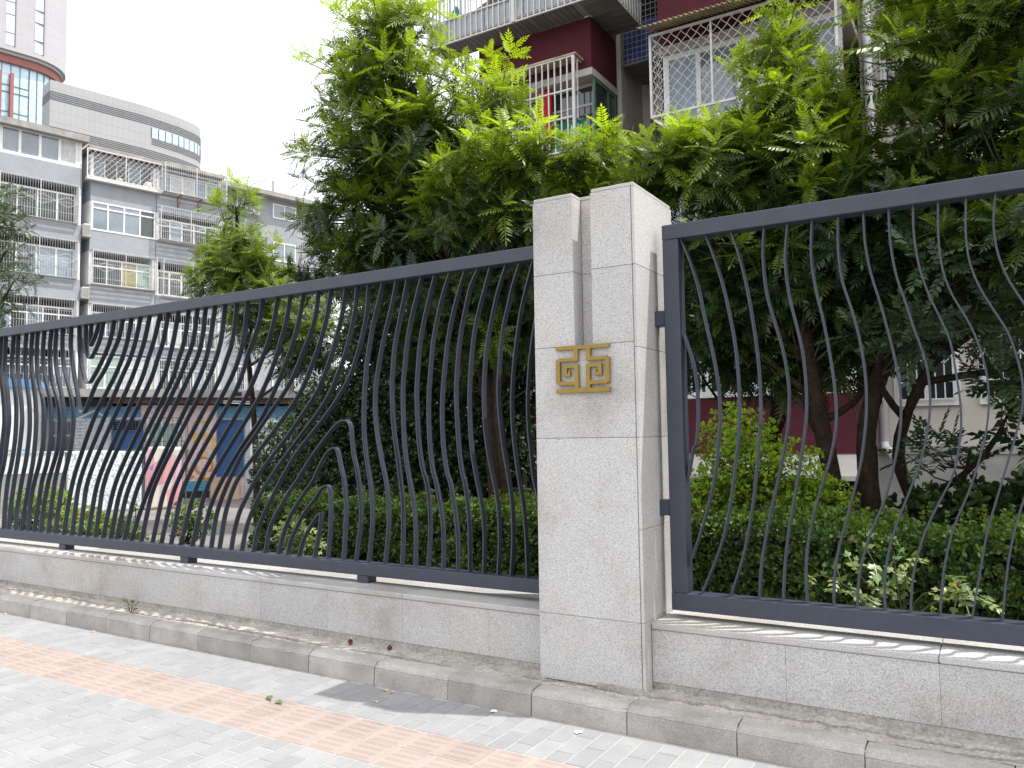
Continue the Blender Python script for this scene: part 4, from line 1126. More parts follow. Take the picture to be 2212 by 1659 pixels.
    # fourth floor balcony cage with grey sheet panels and board soffit
    X0, X1, Y0, Y1, Z0 = -11.1, -6.42, 14.77, 16.6, 10.66
    fl = W(); n = 34
    for k in range(n):
        a = X0 + (X1 - X0) * k / n; b = X0 + (X1 - X0) * (k + 1) / n
        if b < -7.25:
            W().box(a + .006, b - .006, Y0 + .03, 15.495, Z0, Z0 + .02).build('soffit_board', 'soffit', t)
    for k in range(14):
        a = Y0 + .03 + (Y1 - Y0 - .05) * k / 14; b = Y0 + .03 + (Y1 - Y0 - .05) * (k + 1) / 14
        W().box(-7.2, X1 - .03, a + .006, b - .006, Z0, Z0 + .02).build('soffit_board', 'soffit', t)
    fl.box(X0, X1, Y0, 15.495, Z0 + .03, Z0 + .09); fl.box(-7.2, X1, 15.4951, Y1, Z0 + .03, Z0 + .09)
    fl.build('balcony_floor', 'concrete', t)
    n = 9
    for k in range(n):
        a = X0 + (X1 - X0) * k / n; b = X0 + (X1 - X0) * (k + 1) / n
        W().box(a + .01, b - .01, Y0 + .025, Y0 + .04, Z0 + .07, Z0 + .52).build('side_panel', 'grey_metal', t)
    W().box(X1 - .04, X1 - .025, Y0 + .05, Y1, Z0 + .07, Z0 + .52).build('side_panel', 'grey_metal', t)
    W().box(X0 + .025, X0 + .04, Y0 + .05, 15.48, Z0 + .07, Z0 + .52).build('side_panel', 'grey_metal', t)
    g(X0, X1, Z0 - .02, 12.7, Y0, Y1 - Y0, .15, (Z0 + .54, 11.75), .0125, 'balcony_grille')
    for x in (X0, -8.75, X1): W().box(x - .04, x + .04, Y0 - .045, Y0 + .02, Z0 - .03, 12.72).build('cage_post', 'white_metal', t)
    zb = W()
    for k in range(4):
        a = X0 + .3 + 1.15 * k
        zb.tube([(a, Y0 - .03, 11.6), (a + .55, Y0 - .03, 11.95), (a + 1.1, Y0 - .03, 11.6)], .014, n=4)
        zb.tube([(a, Y0 - .03, 11.95), (a + .55, Y0 - .03, 11.6), (a + 1.1, Y0 - .03, 11.95)], .014, n=4)
    zb.build('lattice_strip', 'white_metal', t)
    # lattice cage of bay B with its corrugated canopy
    LX0, LX1, LY, LZ0, LZ1 = -5.61, -2.07, 14.8, 7.75, 9.46
    fr = W(); strips(fr, LX0, LX1, LZ0, LZ1, LY - .02, LY + .02, .045, [-4.35, -2.9], [])
    for z in (LZ0, LZ1 - .04):
        for x in (LX0, LX1 - .04): fr.box(x, x + .04, LY + .021, 15.495, z, z + .04)
    fr.build('cage_frame', 'white_metal', t)
    inv = ROOT[t.name].inverted()
    wavy(t, lambda u, v: tuple(inv @ Vector((LX0 + .04 + u, LY, LZ0 + .04 + v))), LX1 - LX0 - .08, LZ1 - LZ0 - .08, .20, .0085)
    for x in (LX0 + .02, LX1 - .02):
        wavy(t, lambda u, v: tuple(inv @ Vector((x, LY + .04 + u, LZ0 + .04 + v))), .62, LZ1 - LZ0 - .08, .20, .008)
    cn = W()
    def can(u, v):
        return (-5.72 + 3.95 * u, 14.42 + 1.1 * v, 9.48 + .42 * v + .024 * math.sin(u * 3.95 / .105 * 2 * math.pi))
    cn.grid(can, 300, 4)
    o = cn.build('corrugated_canopy', 'corrugate', t, True)
    sm = o.modifiers.new('sheet', 'SOLIDIFY'); sm.thickness = .006
    g(-5.5, -2.2, 4.9, 6.75, 15.2, .29, .155, (5.5, 6.1), .0135)
    # ground floor cages
    g(-10.0, -7.25, 2.16, 3.75, 15.2, .29, .19, (2.62,), .0125, zig=True)
    g(-5.45, -2.2, 2.16, 3.75, 15.2, .29, .19, (2.62,), .0125, zig=True)
    W().box(-3.95, -3.55, 15.32, 15.5, 2.18, 2.42).build('planter', 'white_pvc', t)
    for i in (3, 4, 5):
        g(-5.5, -2.2, sills[i], heads[i] - .1, 15.2, .29, .155, (sills[i] + .6,), .0135)
    # hoods over the basement openings
    def hood(x0, x1):
        h = W(); h.quadbox([(x0, 14.55, .62), (x1, 14.55, .62), (x1, 15.498, .62), (x0, 15.498, .62), (x0, 14.55, .70), (x1, 14.55, .70), (x1, 15.498, 1.03), (x0, 15.498, 1.03)])
        h.build('hood', 'white_wall', t)
        W().box(x0 + .1, x1 - .1, 15.2, 15.49, 0, .61).build('basement_opening', 'dark_in', t)
    hood(-10.3, -7.3); hood(-5.2, -2.0)
    # recess between the bays: blue board in an air-conditioner cage, dark grille window
    ac = W()
    for k in range(14):
        z = 10.06 + .135 * k; ac.box(-7.0, -5.72, 16.752, 16.768, z - .007, z + .007)
    for k in range(12):
        x = -7.0 + .116 * k; ac.box(x - .006, x + .006, 16.77, 16.784, 10.0, 11.95)
    ac.build('conditioner_cage', 'concrete', t)
    W().box(-7.0, -5.72, 16.86, 16.9, 10.05, 11.0).build('blue_board', 'blue_board', t)
    W().box(-7.0, -5.72, 18.0, 18.05, 10.05, 13.4).build('recess_back', 'dark_in', t)
    for k in range(9):
        a = 16.8 + 1.2 * k / 9; W().box(-7.0, -5.72, a + .01, a + .115, 9.98, 10.03).build('shelf_slat', 'soffit', t)
    g(-6.65, -5.75, 7.6, 8.95, 17.6, .55, .13, (8.2,), .012, mat='groove')
    W().box(-6.6, -5.8, 18.12, 18.19, 7.7, 8.9).build('recess_window', 'dark_in', t)
    # right wing in cream, with its drain pipes and white framed caged windows
    W().box(-2.03, 14, 17.2, 18.19, 1.15, TOP).build('wing_wall', 'cream_wall', t)
    W().box(-2.0, 14, 17.14, 18.19, .0, 1.0).build('wing_plinth', 'concrete', t)
    W().box(-2.0, 14, 17.10, 18.19, 1.001, 1.149).build('wing_band', 'concrete', t)
    pp = W(); pp.tube([(-1.86, 17.05, 1.25), (-1.86, 17.05, TOP)], .09, n=10)
    pp.build('drain_pipe', 'white_pvc', t, True)
    pe = W(); pe.tube([(-1.86, 17.05, 1.249), (-1.84, 17.02, 1.12), (-1.74, 16.9, 1.05), (-1.62, 16.75, .93)], .088, n=10)
    pe.build('pipe_elbow', 'white_pvc', t, True)
    for i, (s, h) in enumerate(zip((2.02, 4.9, 7.7, 10.5, 13.3), (3.25, 6.3, 9.1, 11.9, 14.7))):
        for x0, x1 in ((-1.55, -.62), (-.12, 1.3), (2.6, 4.2)):
            mb = W(); strips(mb, x0 - .1, x1 + .1, s - .1, h + .1, 17.1, 17.199, .11, [(x0 + x1) / 2], [])
            f = mb.build('window', 'white_paint', t)
            W().box(x0, x1, 17.16, 17.185, s, h).build('pane', 'glass_dark', f)
            g(x0, x1, s + .02, h, 17.02, .07, .145, (s + .35,), .011, ends=False, zig=True)
    W().box(-10.4, 14.2, 15.2, 27.2, TOP + .001, TOP + .25).build('roof', 'concrete', t)
    return t
red_block()
lm = thing('wall_lamp', (-1.05, 16.9, 4.0), 'small white conical wall lamp on the cream wall at right', 'lamp')
lp = MB(); b = 0
for k in range(8):
    a = 6.283 * k / 8; lp.v.append((-1.05 + .2 * math.cos(a), 16.85 + .2 * math.sin(a), 4.0)); lp.v.append((-1.05 + .08 * math.cos(a), 16.85 + .08 * math.sin(a), 4.28))
for k in range(8):
    j = (k + 1) % 8; lp.f.append((2 * k, 2 * j, 2 * j + 1, 2 * k + 1))
lp.f.append(tuple(range(0, 16, 2))); lp.f.append(tuple(range(1, 16, 2)))
lp.build('shade', 'white_pvc', lm)
MB().tube([(-1.05, 16.85, 4.05), (-1.05, 16.85, 3.9)], .05, n=6).build('bulb_holder', 'groove', lm)
MB().tube([(-1.05, 16.85, 4.28), (-1.05, 16.95, 4.36), (-1.05, 17.19, 4.36)], .02, n=5).build('arm', 'groove', lm)
bd = thing('cloth_bundle', (-10.6, 15.2, 10.76), 'teal cloth bundle on the caged balcony at the upper left of the red building', 'bundle')
q = MB(); q.grid(lambda u, v: (-10.6 + (.36 - .15 * v) * math.cos(6.283 * u) * math.sin(3.14 * (.12 + .85 * v)), 15.2 + .3 * math.sin(6.283 * u) * math.sin(3.14 * (.12 + .85 * v)), 10.76 + .95 * v + .05 * math.sin(9 * u)), 16, 8)
q.build('cloth', 'teal_cloth', bd, True)
bd = thing('cloth_bundle', (-9.6, 15.2, 10.76), 'brown sacking bundle on the caged balcony of the red building', 'bundle')
q = MB(); q.grid(lambda u, v: (-9.6 + .75 * math.cos(6.283 * u) * math.sin(3.14 * (.12 + .85 * v)), 15.2 + .3 * math.sin(6.283 * u) * math.sin(3.14 * (.12 + .85 * v)), 10.76 + (.75 + .12 * math.sin(12 * u)) * v), 24, 8)
q.build('cloth', 'brown_cloth', bd, True)

# ================================================================ painted outbuilding in the courtyard
def shed():
    rz = math.atan2(0.82, 0.57)
    t = thing('outbuilding', (-16.98, 12.58, 0), 'low flat roofed outbuilding with a painted brick front in the courtyard', 'outbuilding', rz)
    B = lambda: MB(True)
    B().box(-3.4, 4.6, .02, 4.0, 0, 2.3).build('wall', 'mural_pink', t)
    B().box(-3.3, 4.9, -.5, 4.2, 2.50, 2.685).build('roof_slab', 'concrete', t)
    B().box(-3.2, -1.6, -.25, 4.1, 2.31, 2.499).build('eave_board', 'mural_black', t)
    B().box(-1.598, 4.8, -.3, 4.1, 2.36, 2.499).build('fascia', 'brown_fascia', t)
    B().box(-.35 + 1.45, -.2 + 1.45, -.53, -.48, 2.54, 2.63).build('roof_drain', 'mural_black', t)
    # brick courses of the front, as real bricks
    rng = np.random.default_rng(4)
    def course(x0, x1, z0, z1, mat):
        for i, z in enumerate(np.arange(z0, z1 - .03, .078)):
            x = x0 - (.12 if i % 2 else 0)
            while x < x1:
                a = max(x, x0); b = min(x + .235, x1)
                if b - a > .03:
                    bricks[mat].box(a + .005, b - .005, -.012 + .004 * rng.random(), .03, z + .005, min(z + .073, z1))
                x += .24
    bricks = {k: B() for k in ('mural_pale', 'mural_blue', 'mural_pink', 'mural_cyan')}
    course(-2.40, -1.66, 1.0, 2.02, 'mural_pale'); course(-2.40, -1.66, 2.02, 2.30, 'mural_blue'); course(-2.40, -1.66, 0, 1.0, 'mural_pale')
    course(-3.3, -2.41, 2.02, 2.30, 'mural_blue'); course(-1.66, -1.0, 2.03, 2.30, 'mural_blue'); course(-1.0, .72, 2.1, 2.34, 'mural_pink')
    course(.03, .70, .46, 2.1, 'mural_pink'); course(-.9, .03, 0, 1.25, 'mural_pink'); course(.72, 4.5, 2.0, 2.34, 'mural_blue'); course(1.38, 4.5, 0, 2.0, 'mural_pale')
    course(-.04, .55, .22, .45, 'mural_cyan')
    for k, b_ in bricks.items():
        b_.build('brick', k, t, kind='stuff')
    B().box(-.04, .55, -.014, .02, .05, .215).build('black_base', 'mural_black', t)
    B().box(-.1, .62, -.12, .02, 0, .05).build('step', 'concrete', t)
    # painted line figures: flat strokes
    def stroke(pts, w, mat):
        mb = B()
        for (a, b), (c, d) in zip(pts[:-1], pts[1:]):
            v = Vector((c - a, d - b)); L_ = v.length; v /= L_; n_ = Vector((-v.y, v.x)) * w / 2
            P = [(a + n_.x, b + n_.y), (a - n_.x, b - n_.y), (c - n_.x, d - n_.y), (c + n_.x, d + n_.y)]
            mb.prism(P, lambda u, v_, w_: (u, w_, v_), -.021, -.013)
        mb.build('painted_line', mat, t)
    for pts in ([(.2, 1.9), (.2, 1.28)], [(.44, 1.9), (.44, 1.12)], [(.2, 1.92), (.46, 1.92)], [(.6, 1.5), (.69, 1.5)], [(-.02, 1.2), (.18, 1.2)], [(.62, 1.48), (.62, 1.2)], [(.04, .85), (.04, .55)]):
        stroke(pts, .05, 'mural_yellow')
    arc = [(.42 + .2 * math.cos(a), .84 + .2 * math.sin(a)) for a in np.linspace(-.9, 4.4, 14)]
    stroke(arc, .06, 'mural_orange'); stroke([(.44, .68), (.44, .52), (.33, .5), (.54, .5)], .05, 'mural_orange'); stroke([(.06, .5), (.2, .58)], .05, 'mural_orange')
    stroke([(-2.38, 1.98), (-2.2, 2.08), (-2.0, 2.2), (-1.85, 2.1), (-1.68, 1.99)], .05, 'mural_pale')
    # openings
    mb = B(); strips(mb, -3.2, -2.42, 1.1, 2.0, -.03, .05, .06, [-2.95, -2.68], [1.62])
    f = mb.build('window', 'concrete', t); B().box(-3.15, -2.47, .0, .015, 1.15, 1.95).build('pane', 'glass_dark', f)
    mb = B(); strips(mb, -1.63, -.94, .02, 1.98, -.03, .05, .05, [], [1.71])
    d = mb.build('door', 'blue_door', t)
    B().box(-1.58, -.99, -.005, .018, .05, 1.69).build('door_leaf', 'blue_door', d)
    gl = B()
    for k in range(1, 9): gl.box(-1.58 + .066 * k, -1.572 + .066 * k, -.02, -.006, 1.74, 1.93)
    for k in range(1, 4): gl.box(-1.58, -.99, -.018, -.008, 1.74 + .05 * k, 1.748 + .05 * k)
    gl.build('door_grille', 'groove', d); B().box(-1.58, -.99, .005, .018, 1.735, 1.93).build('fanlight', 'dark_in', d)
    mb = B(); strips(mb, -.86, -.12, 1.2, 1.93, -.03, .05, .05, [-.52], [])
    f = mb.build('window', 'white_pvc', t)
    for a, b in ((-.82, -.54), (-.5, -.16)): B().box(a, b, .0, .015, 1.24, 1.89).build('pane', 'curtain_green', f)
    wg = B()
    for k in range(10): wg.box(-.9 + .1 * k - .006, -.9 + .1 * k + .006, -.16, -.148, 1.15, 2.02)
    for z in (1.15, 1.45, 2.02): wg.box(-.92, .04, -.164, -.144, z - .008, z + .008)
    wg.box(.03, .045, -.16, -.145, .7, 2.02)
    wg.build('window_grille', 'groove', t)
    mb = B(); strips(mb, .72, 1.36, .55, 1.97, -.03, .05, .05, [], [])
    d = mb.build('door', 'blue_door', t); B().box(.76, 1.32, -.004, .018, .6, 1.93).build('door_leaf', 'blue_door', d)
    mb = B(); strips(mb, 1.5, 2.3, .9, 1.95, -.03, .05, .06, [1.9], [])
    f = mb.build('window', 'white_pvc', t); B().box(1.55, 2.25, .0, .015, .95, 1.9).build('pane', 'glass_dark', f)
    for z in (2.37, 2.42): B().tube([(.84, -.36, z), (1.5, -.36, z - .02)], .016, n=6).build('lamp_tube', 'white_pvc', t)
    return t
sh = shed()
SM = ROOT[sh.name]
rzs = math.atan2(0.82, 0.57)
def local_thing(name, label, cat, P0, group=None):
    return thing(name, P0, label, cat, rzs, group)
# boards leaning beside the door
b_ = local_thing('leaning_board', 'tan board leaning on the outbuilding under the second blue door', 'board', SM @ Vector((.9, -.25, 0)))
MB(True).quadbox([(-.33, -.1, 0), (.33, -.1, 0), (.33, -.07, 0), (-.33, -.07, 0), (-.33, .17, .54), (.33, .17, .54), (.33, .2, .54), (-.33, .2, .54)]).build('panel', 'tan_board', b_)

# courtyard washing and low walls (plane about two metres nearer than the outbuilding)
p3 = np.array((60 - 1106, 1000 - 829.5, 1720)) / 1720 * 17
CP = CR @ p3; CP = Vector((CP[0], CP[1], 0))
cab = thing('site_cabin', CP + Vector((0, 0, 0)), 'white cabin with a blue roof trim at the left edge of the courtyard', 'cabin', rzs)
MB(True).box(-3.2, .07, .25, 2.4, 0, 2.66).build('wall', 'white_paint', cab)
MB(True).box(-3.3, .10, .15, 2.5, 2.661, 2.85).build('roof_trim', 'blue_roof', cab)
MB(True).box(-.42, -.30, .2, .249, 1.3, 2.1).build('drain_pipe', 'white_pvc', cab)
MB(True).box(-2.6, -1.5, .22, .249, .1, 2.1).build('door', 'grey_metal', cab)
pl_ = thing('concrete_post', (GM @ Vector((0, 0, 0))).lerp(CP, 1.0) + Vector((.06, .09, 0)), 'grey concrete post beside the white cabin', 'post', rzs)
MB(True).cbox(0, .11, 0, .11, 0, 2.62, .01).build('shaft', 'concrete', pl_)
MB(True).box(-.02, .13, -.02, .13, 2.621, 2.66).build('cap', 'concrete', pl_)
lw = thing('low_wall', CP + Vector((-.1, -.15, 0)), 'low white painted wall in front of the cabin', 'wall', rzs)
MB(True).box(-3, .9, 0, .16, .81, 1.25).build('upper_band', 'white_paint', lw)
MB(True).box(-3, .9, .01, .15, 0, .809).build('lower_band', 'concrete', lw)
MB(True).box(-3.02, .92, -.02, .18, 1.251, 1.275).build('coping', 'white_paint', lw)
for k, (x, mt, lb) in enumerate(((-.36, 'petal_pink', 'salmon pink'), (-.14, 'concrete', 'grey'), (.12, 'blue_roof', 'pale blue'), (.32, 'red_cloth', 'red'))):
    P = Matrix.Translation(CP + Vector((-.1, -.15, 0))) @ Matrix.Rotation(rzs, 4, 'Z') @ Vector((x, .08, 1.276))
    s_ = thing('slipper', P, lb + ' slipper drying on top of the low white wall', 'slipper', rzs, 'slippers on the low wall')
    q = MB(True); q.prism([(-.05, 0), (.05, 0), (.05, .02), (.02, .055), (-.04, .06)], lambda u, v, w: (u, w, v), -.04, .05); q.build('upper', mt, s_)
    MB(True).box(-.052, .052, -.042, .07, -.0005, -.0004 + .012).build('sole', mt, s_)
p2 = np.array((300 - 1106, 1040 - 829.5, 1720)) / 1720 * 17
CQ = CR @ p2; CQ = Vector((CQ[0], CQ[1], 0))
def cloth(name, label, cat, x0, x1, z1, z0, mat, y=0.0, folds=7, amp=.03, skew=0.0):
    o = thing(name, CQ, label, cat, rzs)
    q = MB(True)
    def f(u, v):
        x = x0 + (x1 - x0) * u + skew * v
        return (x, y + amp * math.sin(u * folds * 6.283 + 2 * v) * (.25 + .75 * v) - .03 * v, z1 - (z1 - z0) * v + .02 * math.sin(u * 5) * (1 - v))
    q.grid(f, 60, 24)
    m = q.build('cloth', mat, o, True)
    sd = m.modifiers.new('thickness', 'SOLIDIFY'); sd.thickness = .02
    back = MB(True)
    back.grid(lambda u, v: (x0 + (x1 - x0) * u, y + .05 + .1 * v + amp * .4 * math.sin(u * folds * 6.283), z1 - .45 * v), 40, 8)
    m = back.build('back_fold', mat, o, True); sd = m.modifiers.new('thickness', 'SOLIDIFY'); sd.thickness = .015
    return o
cloth('bed_sheet', 'white floral bed sheet hung out in the courtyard', 'sheet', -1.34, .05, 1.27, .0, 'floral', 0, 6, .018)
cloth('quilt', 'pink and purple patchwork quilt hung out beside the white sheet', 'quilt', .12, .82, 1.33, .02, 'quilt', -.06, 3, .03, .04)
rk = thing('drying_rack', CQ, 'thin steel drying rack carrying the sheet and quilt', 'rack', rzs)
r_ = MB(True); r_.tube([(-1.4, .03, 1.25), (.95, .03, 1.29)], .014, n=6); r_.build('rail', 'groove', rk)
for x in (-1.38, .1, .93):
    MB(True).tube([(x, .03, 0), (x, .03, 1.26)], .016, n=6).build('leg', 'groove', rk)

# ================================================================ vegetation
def leaflet_geo(base, d, n, L, w, fold=0.10, drop=0.06):
    """pointed folded blade: 5 points, 4 triangles"""
    s = np.cross(n, d)
    b = base; t = base + d * L - n * drop * L
    m = base + d * L * .42 - n * drop * L * .25
    return [b, m + s * w / 2 + n * fold * w * .5, t, m - s * w / 2 + n * fold * w * .5, m]
def frond(pairs, L, ll, lw, droop=.25, ang=62, alt=False, seed=0, spread=0.15):
    r = np.random.default_rng(seed)
    V = []; F = []
    def rach(t): return np.array((L * t * (1 - .12 * droop * t), 0, -droop * L * t * t))
    def add(base, d, n, l, w):
        b = len(V); V.extend(leaflet_geo(base, d, n, l, w))
        F.extend([(b, b + 4, b + 1), (b + 1, b + 4, b + 2), (b, b + 3, b + 4), (b + 3, b + 2, b + 4)])
    for i in range(pairs):
        t = spread + (1 - spread - .05) * i / max(1, pairs - 1)
        size = .62 + .55 * math.sin(math.pi * min(1, .18 + .72 * t))
        for s in (1, -1):
            tt = t + (.5 * (1 - spread) / pairs if (alt and s > 0) else 0)
            tan = rach(min(1, tt + .05)) - rach(tt); tan /= np.linalg.norm(tan)
            a = math.radians(ang + r.normal(0, 6)) * (1 - .25 * tt)
            d = tan * math.cos(a) + np.array((0, s, 0)) * math.sin(a) - np.array((0, 0, 1)) * (.04 + .08 * r.random())
            d /= np.linalg.norm(d)
            n = np.array((0, 0, 1.0)) + tan * .1 - d * d[2] + np.array((0, s, 0)) * r.normal(.1, .15)
            n -= d * (n @ d); n /= np.linalg.norm(n)
            add(rach(tt), d, n, ll * size * (1 + .08 * r.normal()), lw * size)
    tan = rach(1) - rach(.93); tan /= np.linalg.norm(tan)
    n = np.array((0, 0, 1.0)) - tan * tan[2]; n /= np.linalg.norm(n)
    add(rach(1), tan, n, ll, lw)
    for k in range(3):          # rachis
        b = len(V); p = rach(k / 3); q = rach((k + 1) / 3); w = .0035
        V.extend([p + (0, w, 0), p - (0, w, 0), q - (0, w, 0), q + (0, w, 0)]); F.extend([(b, b + 1, b + 2), (b, b + 2, b + 3)])
    return np.array(V), np.array(F)
def sprig(n, L, w, seed):
    r = np.random.default_rng(seed); V = []; F = []
    for i in range(n):
        a = 2.4 * i + r.normal(0, .3); el = math.radians(25 + 45 * i / n + r.normal(0, 8))
        d = np.array((math.cos(a) * math.cos(el), math.sin(a) * math.cos(el), math.sin(el)))
        nn = np.array((0, 0, 1.0)) - d * d[2]; nn /= np.linalg.norm(nn)
        s = np.cross(nn, d); b0 = np.array((0, 0, .01 * i / n)); l = L * (1.1 - .4 * i / n)
        b = len(V)
        V.extend([b0, b0 + d * l * .45 + s * w * .42, b0 + d * l * .8 + s * w * .4, b0 + d * l - nn * .1 * l, b0 + d * l * .8 - s * w * .4, b0 + d * l * .45 - s * w * .42])
        F.extend([(b, b + 5, b + 1), (b + 1, b + 5, b + 4), (b + 1, b + 4, b + 2), (b + 2, b + 4, b + 3)])
    return np.array(V), np.array(F)

class Leaves:
    def __init__(s): s.V = []; s.F = []; s.T = []; s.n = 0
    def add(s, tpl, Rm, pos, sc, tint):
        V, F = tpl; k = len(pos)
        if k == 0: return
        W = np.einsum('kij,vj->kvi', Rm, V) * sc[:, None, None] + pos[:, None, :]
        s.V.append(W.reshape(-1, 3)); nv = len(V)
        s.F.append((F[None] + (np.arange(k) * nv)[:, None, None]).reshape(-1, 3) + s.n)
        s.T.append(np.repeat(tint, nv, axis=0)); s.n += k * nv
    def build(s, name, mat, parent=None, kind=None):
        V = np.concatenate(s.V); F = np.concatenate(s.F); T = np.concatenate(s.T)
        if parent is not None:
            A = np.array(ROOT[parent.name].inverted()); V = V @ A[:3, :3].T + A[:3, 3]
        me = bpy.data.meshes.new(name)
        me.vertices.add(len(V)); me.vertices.foreach_set('co', V.astype(np.float32).ravel())
        me.loops.add(F.size); me.loops.foreach_set('vertex_index', F.astype(np.int32).ravel())
        me.polygons.add(len(F)); me.polygons.foreach_set('loop_start', np.arange(0, F.size, 3, dtype=np.int32))
        me.update(calc_edges=True)
        at = me.attributes.new('tint', 'FLOAT_COLOR', 'POINT')
        c = np.ones((len(V), 4), np.float32); c[:, :2] = T; at.data.foreach_set('color', c.ravel())
        me.materials.append(M[mat])
        o = link(name, me, parent)
        if kind: o['kind'] = kind
        return o

def frames(d, up):
    d = d / np.linalg.norm(d, axis=1, keepdims=True)
    n = up - d * np.sum(up * d, axis=1, keepdims=True); n /= np.linalg.norm(n, axis=1, keepdims=True) + 1e-9
    s = np.cross(n, d)
    return np.stack([d, s, n], axis=2)

def in_lobes(rng, lobes, n):
    w = np.array([l[3] * l[4] * l[5] * (l[6] if len(l) > 6 else 1) for l in lobes]) ** .8; w /= w.sum()
    idx = rng.choice(len(lobes), n, p=w)
    d = rng.normal(size=(n, 3)); d /= np.linalg.norm(d, axis=1, keepdims=True)
    r = rng.random(n) ** .42
    Lb = np.array([l[:6] for l in lobes])[idx]
    return Lb[:, :3] + d * r[:, None] * Lb[:, 3:6], d, idx, r

TPL_P = [frond(8, .30, .080, .024, .15, 66, seed=1), frond(9, .36, .084, .025, .25, 68, seed=2), frond(7, .27, .078, .024, .08, 62, seed=3), frond(8, .33, .082, .024, .35, 66, seed=4)]
TPL_E = [frond(5, .34, .095, .050, .12, 58, True, seed=5), frond(6, .42, .10, .052, .2, 60, True, seed=6)]
TPL_L = [frond(8, .24, .045, .019, .5, 70, seed=7), frond(9, .28, .045, .019, .7, 70, seed=8)]
TPL_R = [frond(3, .11, .045, .028, .2, 62, seed=9), frond(2, .09, .05, .03, .1, 60, seed=10)]
TPL_S = [sprig(6, .036, .019, 1), sprig(7, .032, .018, 2), sprig(5, .04, .02, 3)]

def limb_path(a, b, sag, rng, k=6):
    a = np.array(a, float); b = np.array(b, float)
    pts = []
    off = rng.normal(0, .06, 3)
    for i in range(k + 1):
        t = i / k
        p = a + (b - a) * t + off * math.sin(math.pi * t) + np.array((0, 0, sag * math.sin(math.pi * t)))
        pts.append(p)
    return pts

def pinnate_tree(name, label, base, trunk, lobes, n_ros, seed, r0=.075, fr=(7, 11), tips=(), mat='leaf_pinnate', tpl=TPL_P, sc=(.55, .88), ylo=2.0, yhi=5.0, young=.85, group=None, limb_r=.03):
    rng = np.random.default_rng(seed)
    t = thing(name, base, label, 'tree', 0, group)
    tr = MB(); tp = spline(trunk, .12)
    tr.tube(tp, r0, r0 * .45, 9)
    cent = np.array([l[:3] for l in lobes])
    TP = np.array(tp)
    limbs = []
    for c in cent:
        below = TP[TP[:, 2] < c[2] - .15]
        if len(below) == 0: below = TP[:1]
        a = below[np.argmin(np.linalg.norm(below - (c - np.array((0, 0, .7))), axis=1))]
        p = limb_path(a, c, -.05, rng); limbs.append(np.array(p)); tr.tube(p, limb_r, limb_r * .35, 6)
    tr.build('trunk', 'bark', t, True)
    pos, dirs, idx, rad = in_lobes(rng, lobes, n_ros)
    if len(tips):
        pos = np.vstack([pos, np.array(tips)]); dirs = np.vstack([dirs, np.tile((0, 0, 1.0), (len(tips), 1))])
        idx = np.append(idx, [int(np.argmin(np.linalg.norm(cent - q, axis=1))) for q in tips]); rad = np.append(rad, np.ones(len(tips)))
    tw = MB(); lv = Leaves()
    D = []; U = []; Pp = []; S = []; T = []
    for q, d, i, r in zip(pos, dirs, idx, rad):
        lp = limbs[i]; a = lp[np.argmin(np.linalg.norm(lp - (q - np.array((0, 0, .25))), axis=1))]
        mid = (a + q) / 2 + np.array((0, 0, -.05)); tw.tube([a, mid, q], .009, .004, 3, False)
        ax = d * .85 * r + np.array((0, 0, .75)) + rng.normal(0, .22, 3); ax /= np.linalg.norm(ax)
        u = np.cross(ax, (0.3, .9, .1)); u /= np.linalg.norm(u); v = np.cross(ax, u)
        nf = int(rng.integers(*fr))
        f0 = rng.random() * 6.28
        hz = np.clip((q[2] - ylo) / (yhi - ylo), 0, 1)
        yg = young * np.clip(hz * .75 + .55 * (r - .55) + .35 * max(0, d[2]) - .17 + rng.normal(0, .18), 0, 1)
        s0 = rng.uniform(*sc)
        for k in range(nf):
            fi = f0 + 2.4 * k; th = math.radians(18 + 72 * (k + .5) / nf + rng.normal(0, 7))
            dd = ax * math.cos(th) + (u * math.cos(fi) + v * math.sin(fi)) * math.sin(th)
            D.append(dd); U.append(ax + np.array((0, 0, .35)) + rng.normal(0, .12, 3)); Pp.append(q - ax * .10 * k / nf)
            S.append(s0 * (.6 + .5 * (k / nf) + .1 * rng.normal()))
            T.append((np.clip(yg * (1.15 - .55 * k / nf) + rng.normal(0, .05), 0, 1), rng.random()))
    tw.build('branch', 'twig', t, kind='stuff')
    D = np.array(D); U = np.array(U); Pp = np.array(Pp); S = np.array(S); T = np.array(T)
    Rm = frames(D, U); ch = rng.integers(0, len(tpl), len(D))
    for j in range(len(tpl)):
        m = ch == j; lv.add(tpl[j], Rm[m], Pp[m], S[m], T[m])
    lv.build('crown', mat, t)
    return t

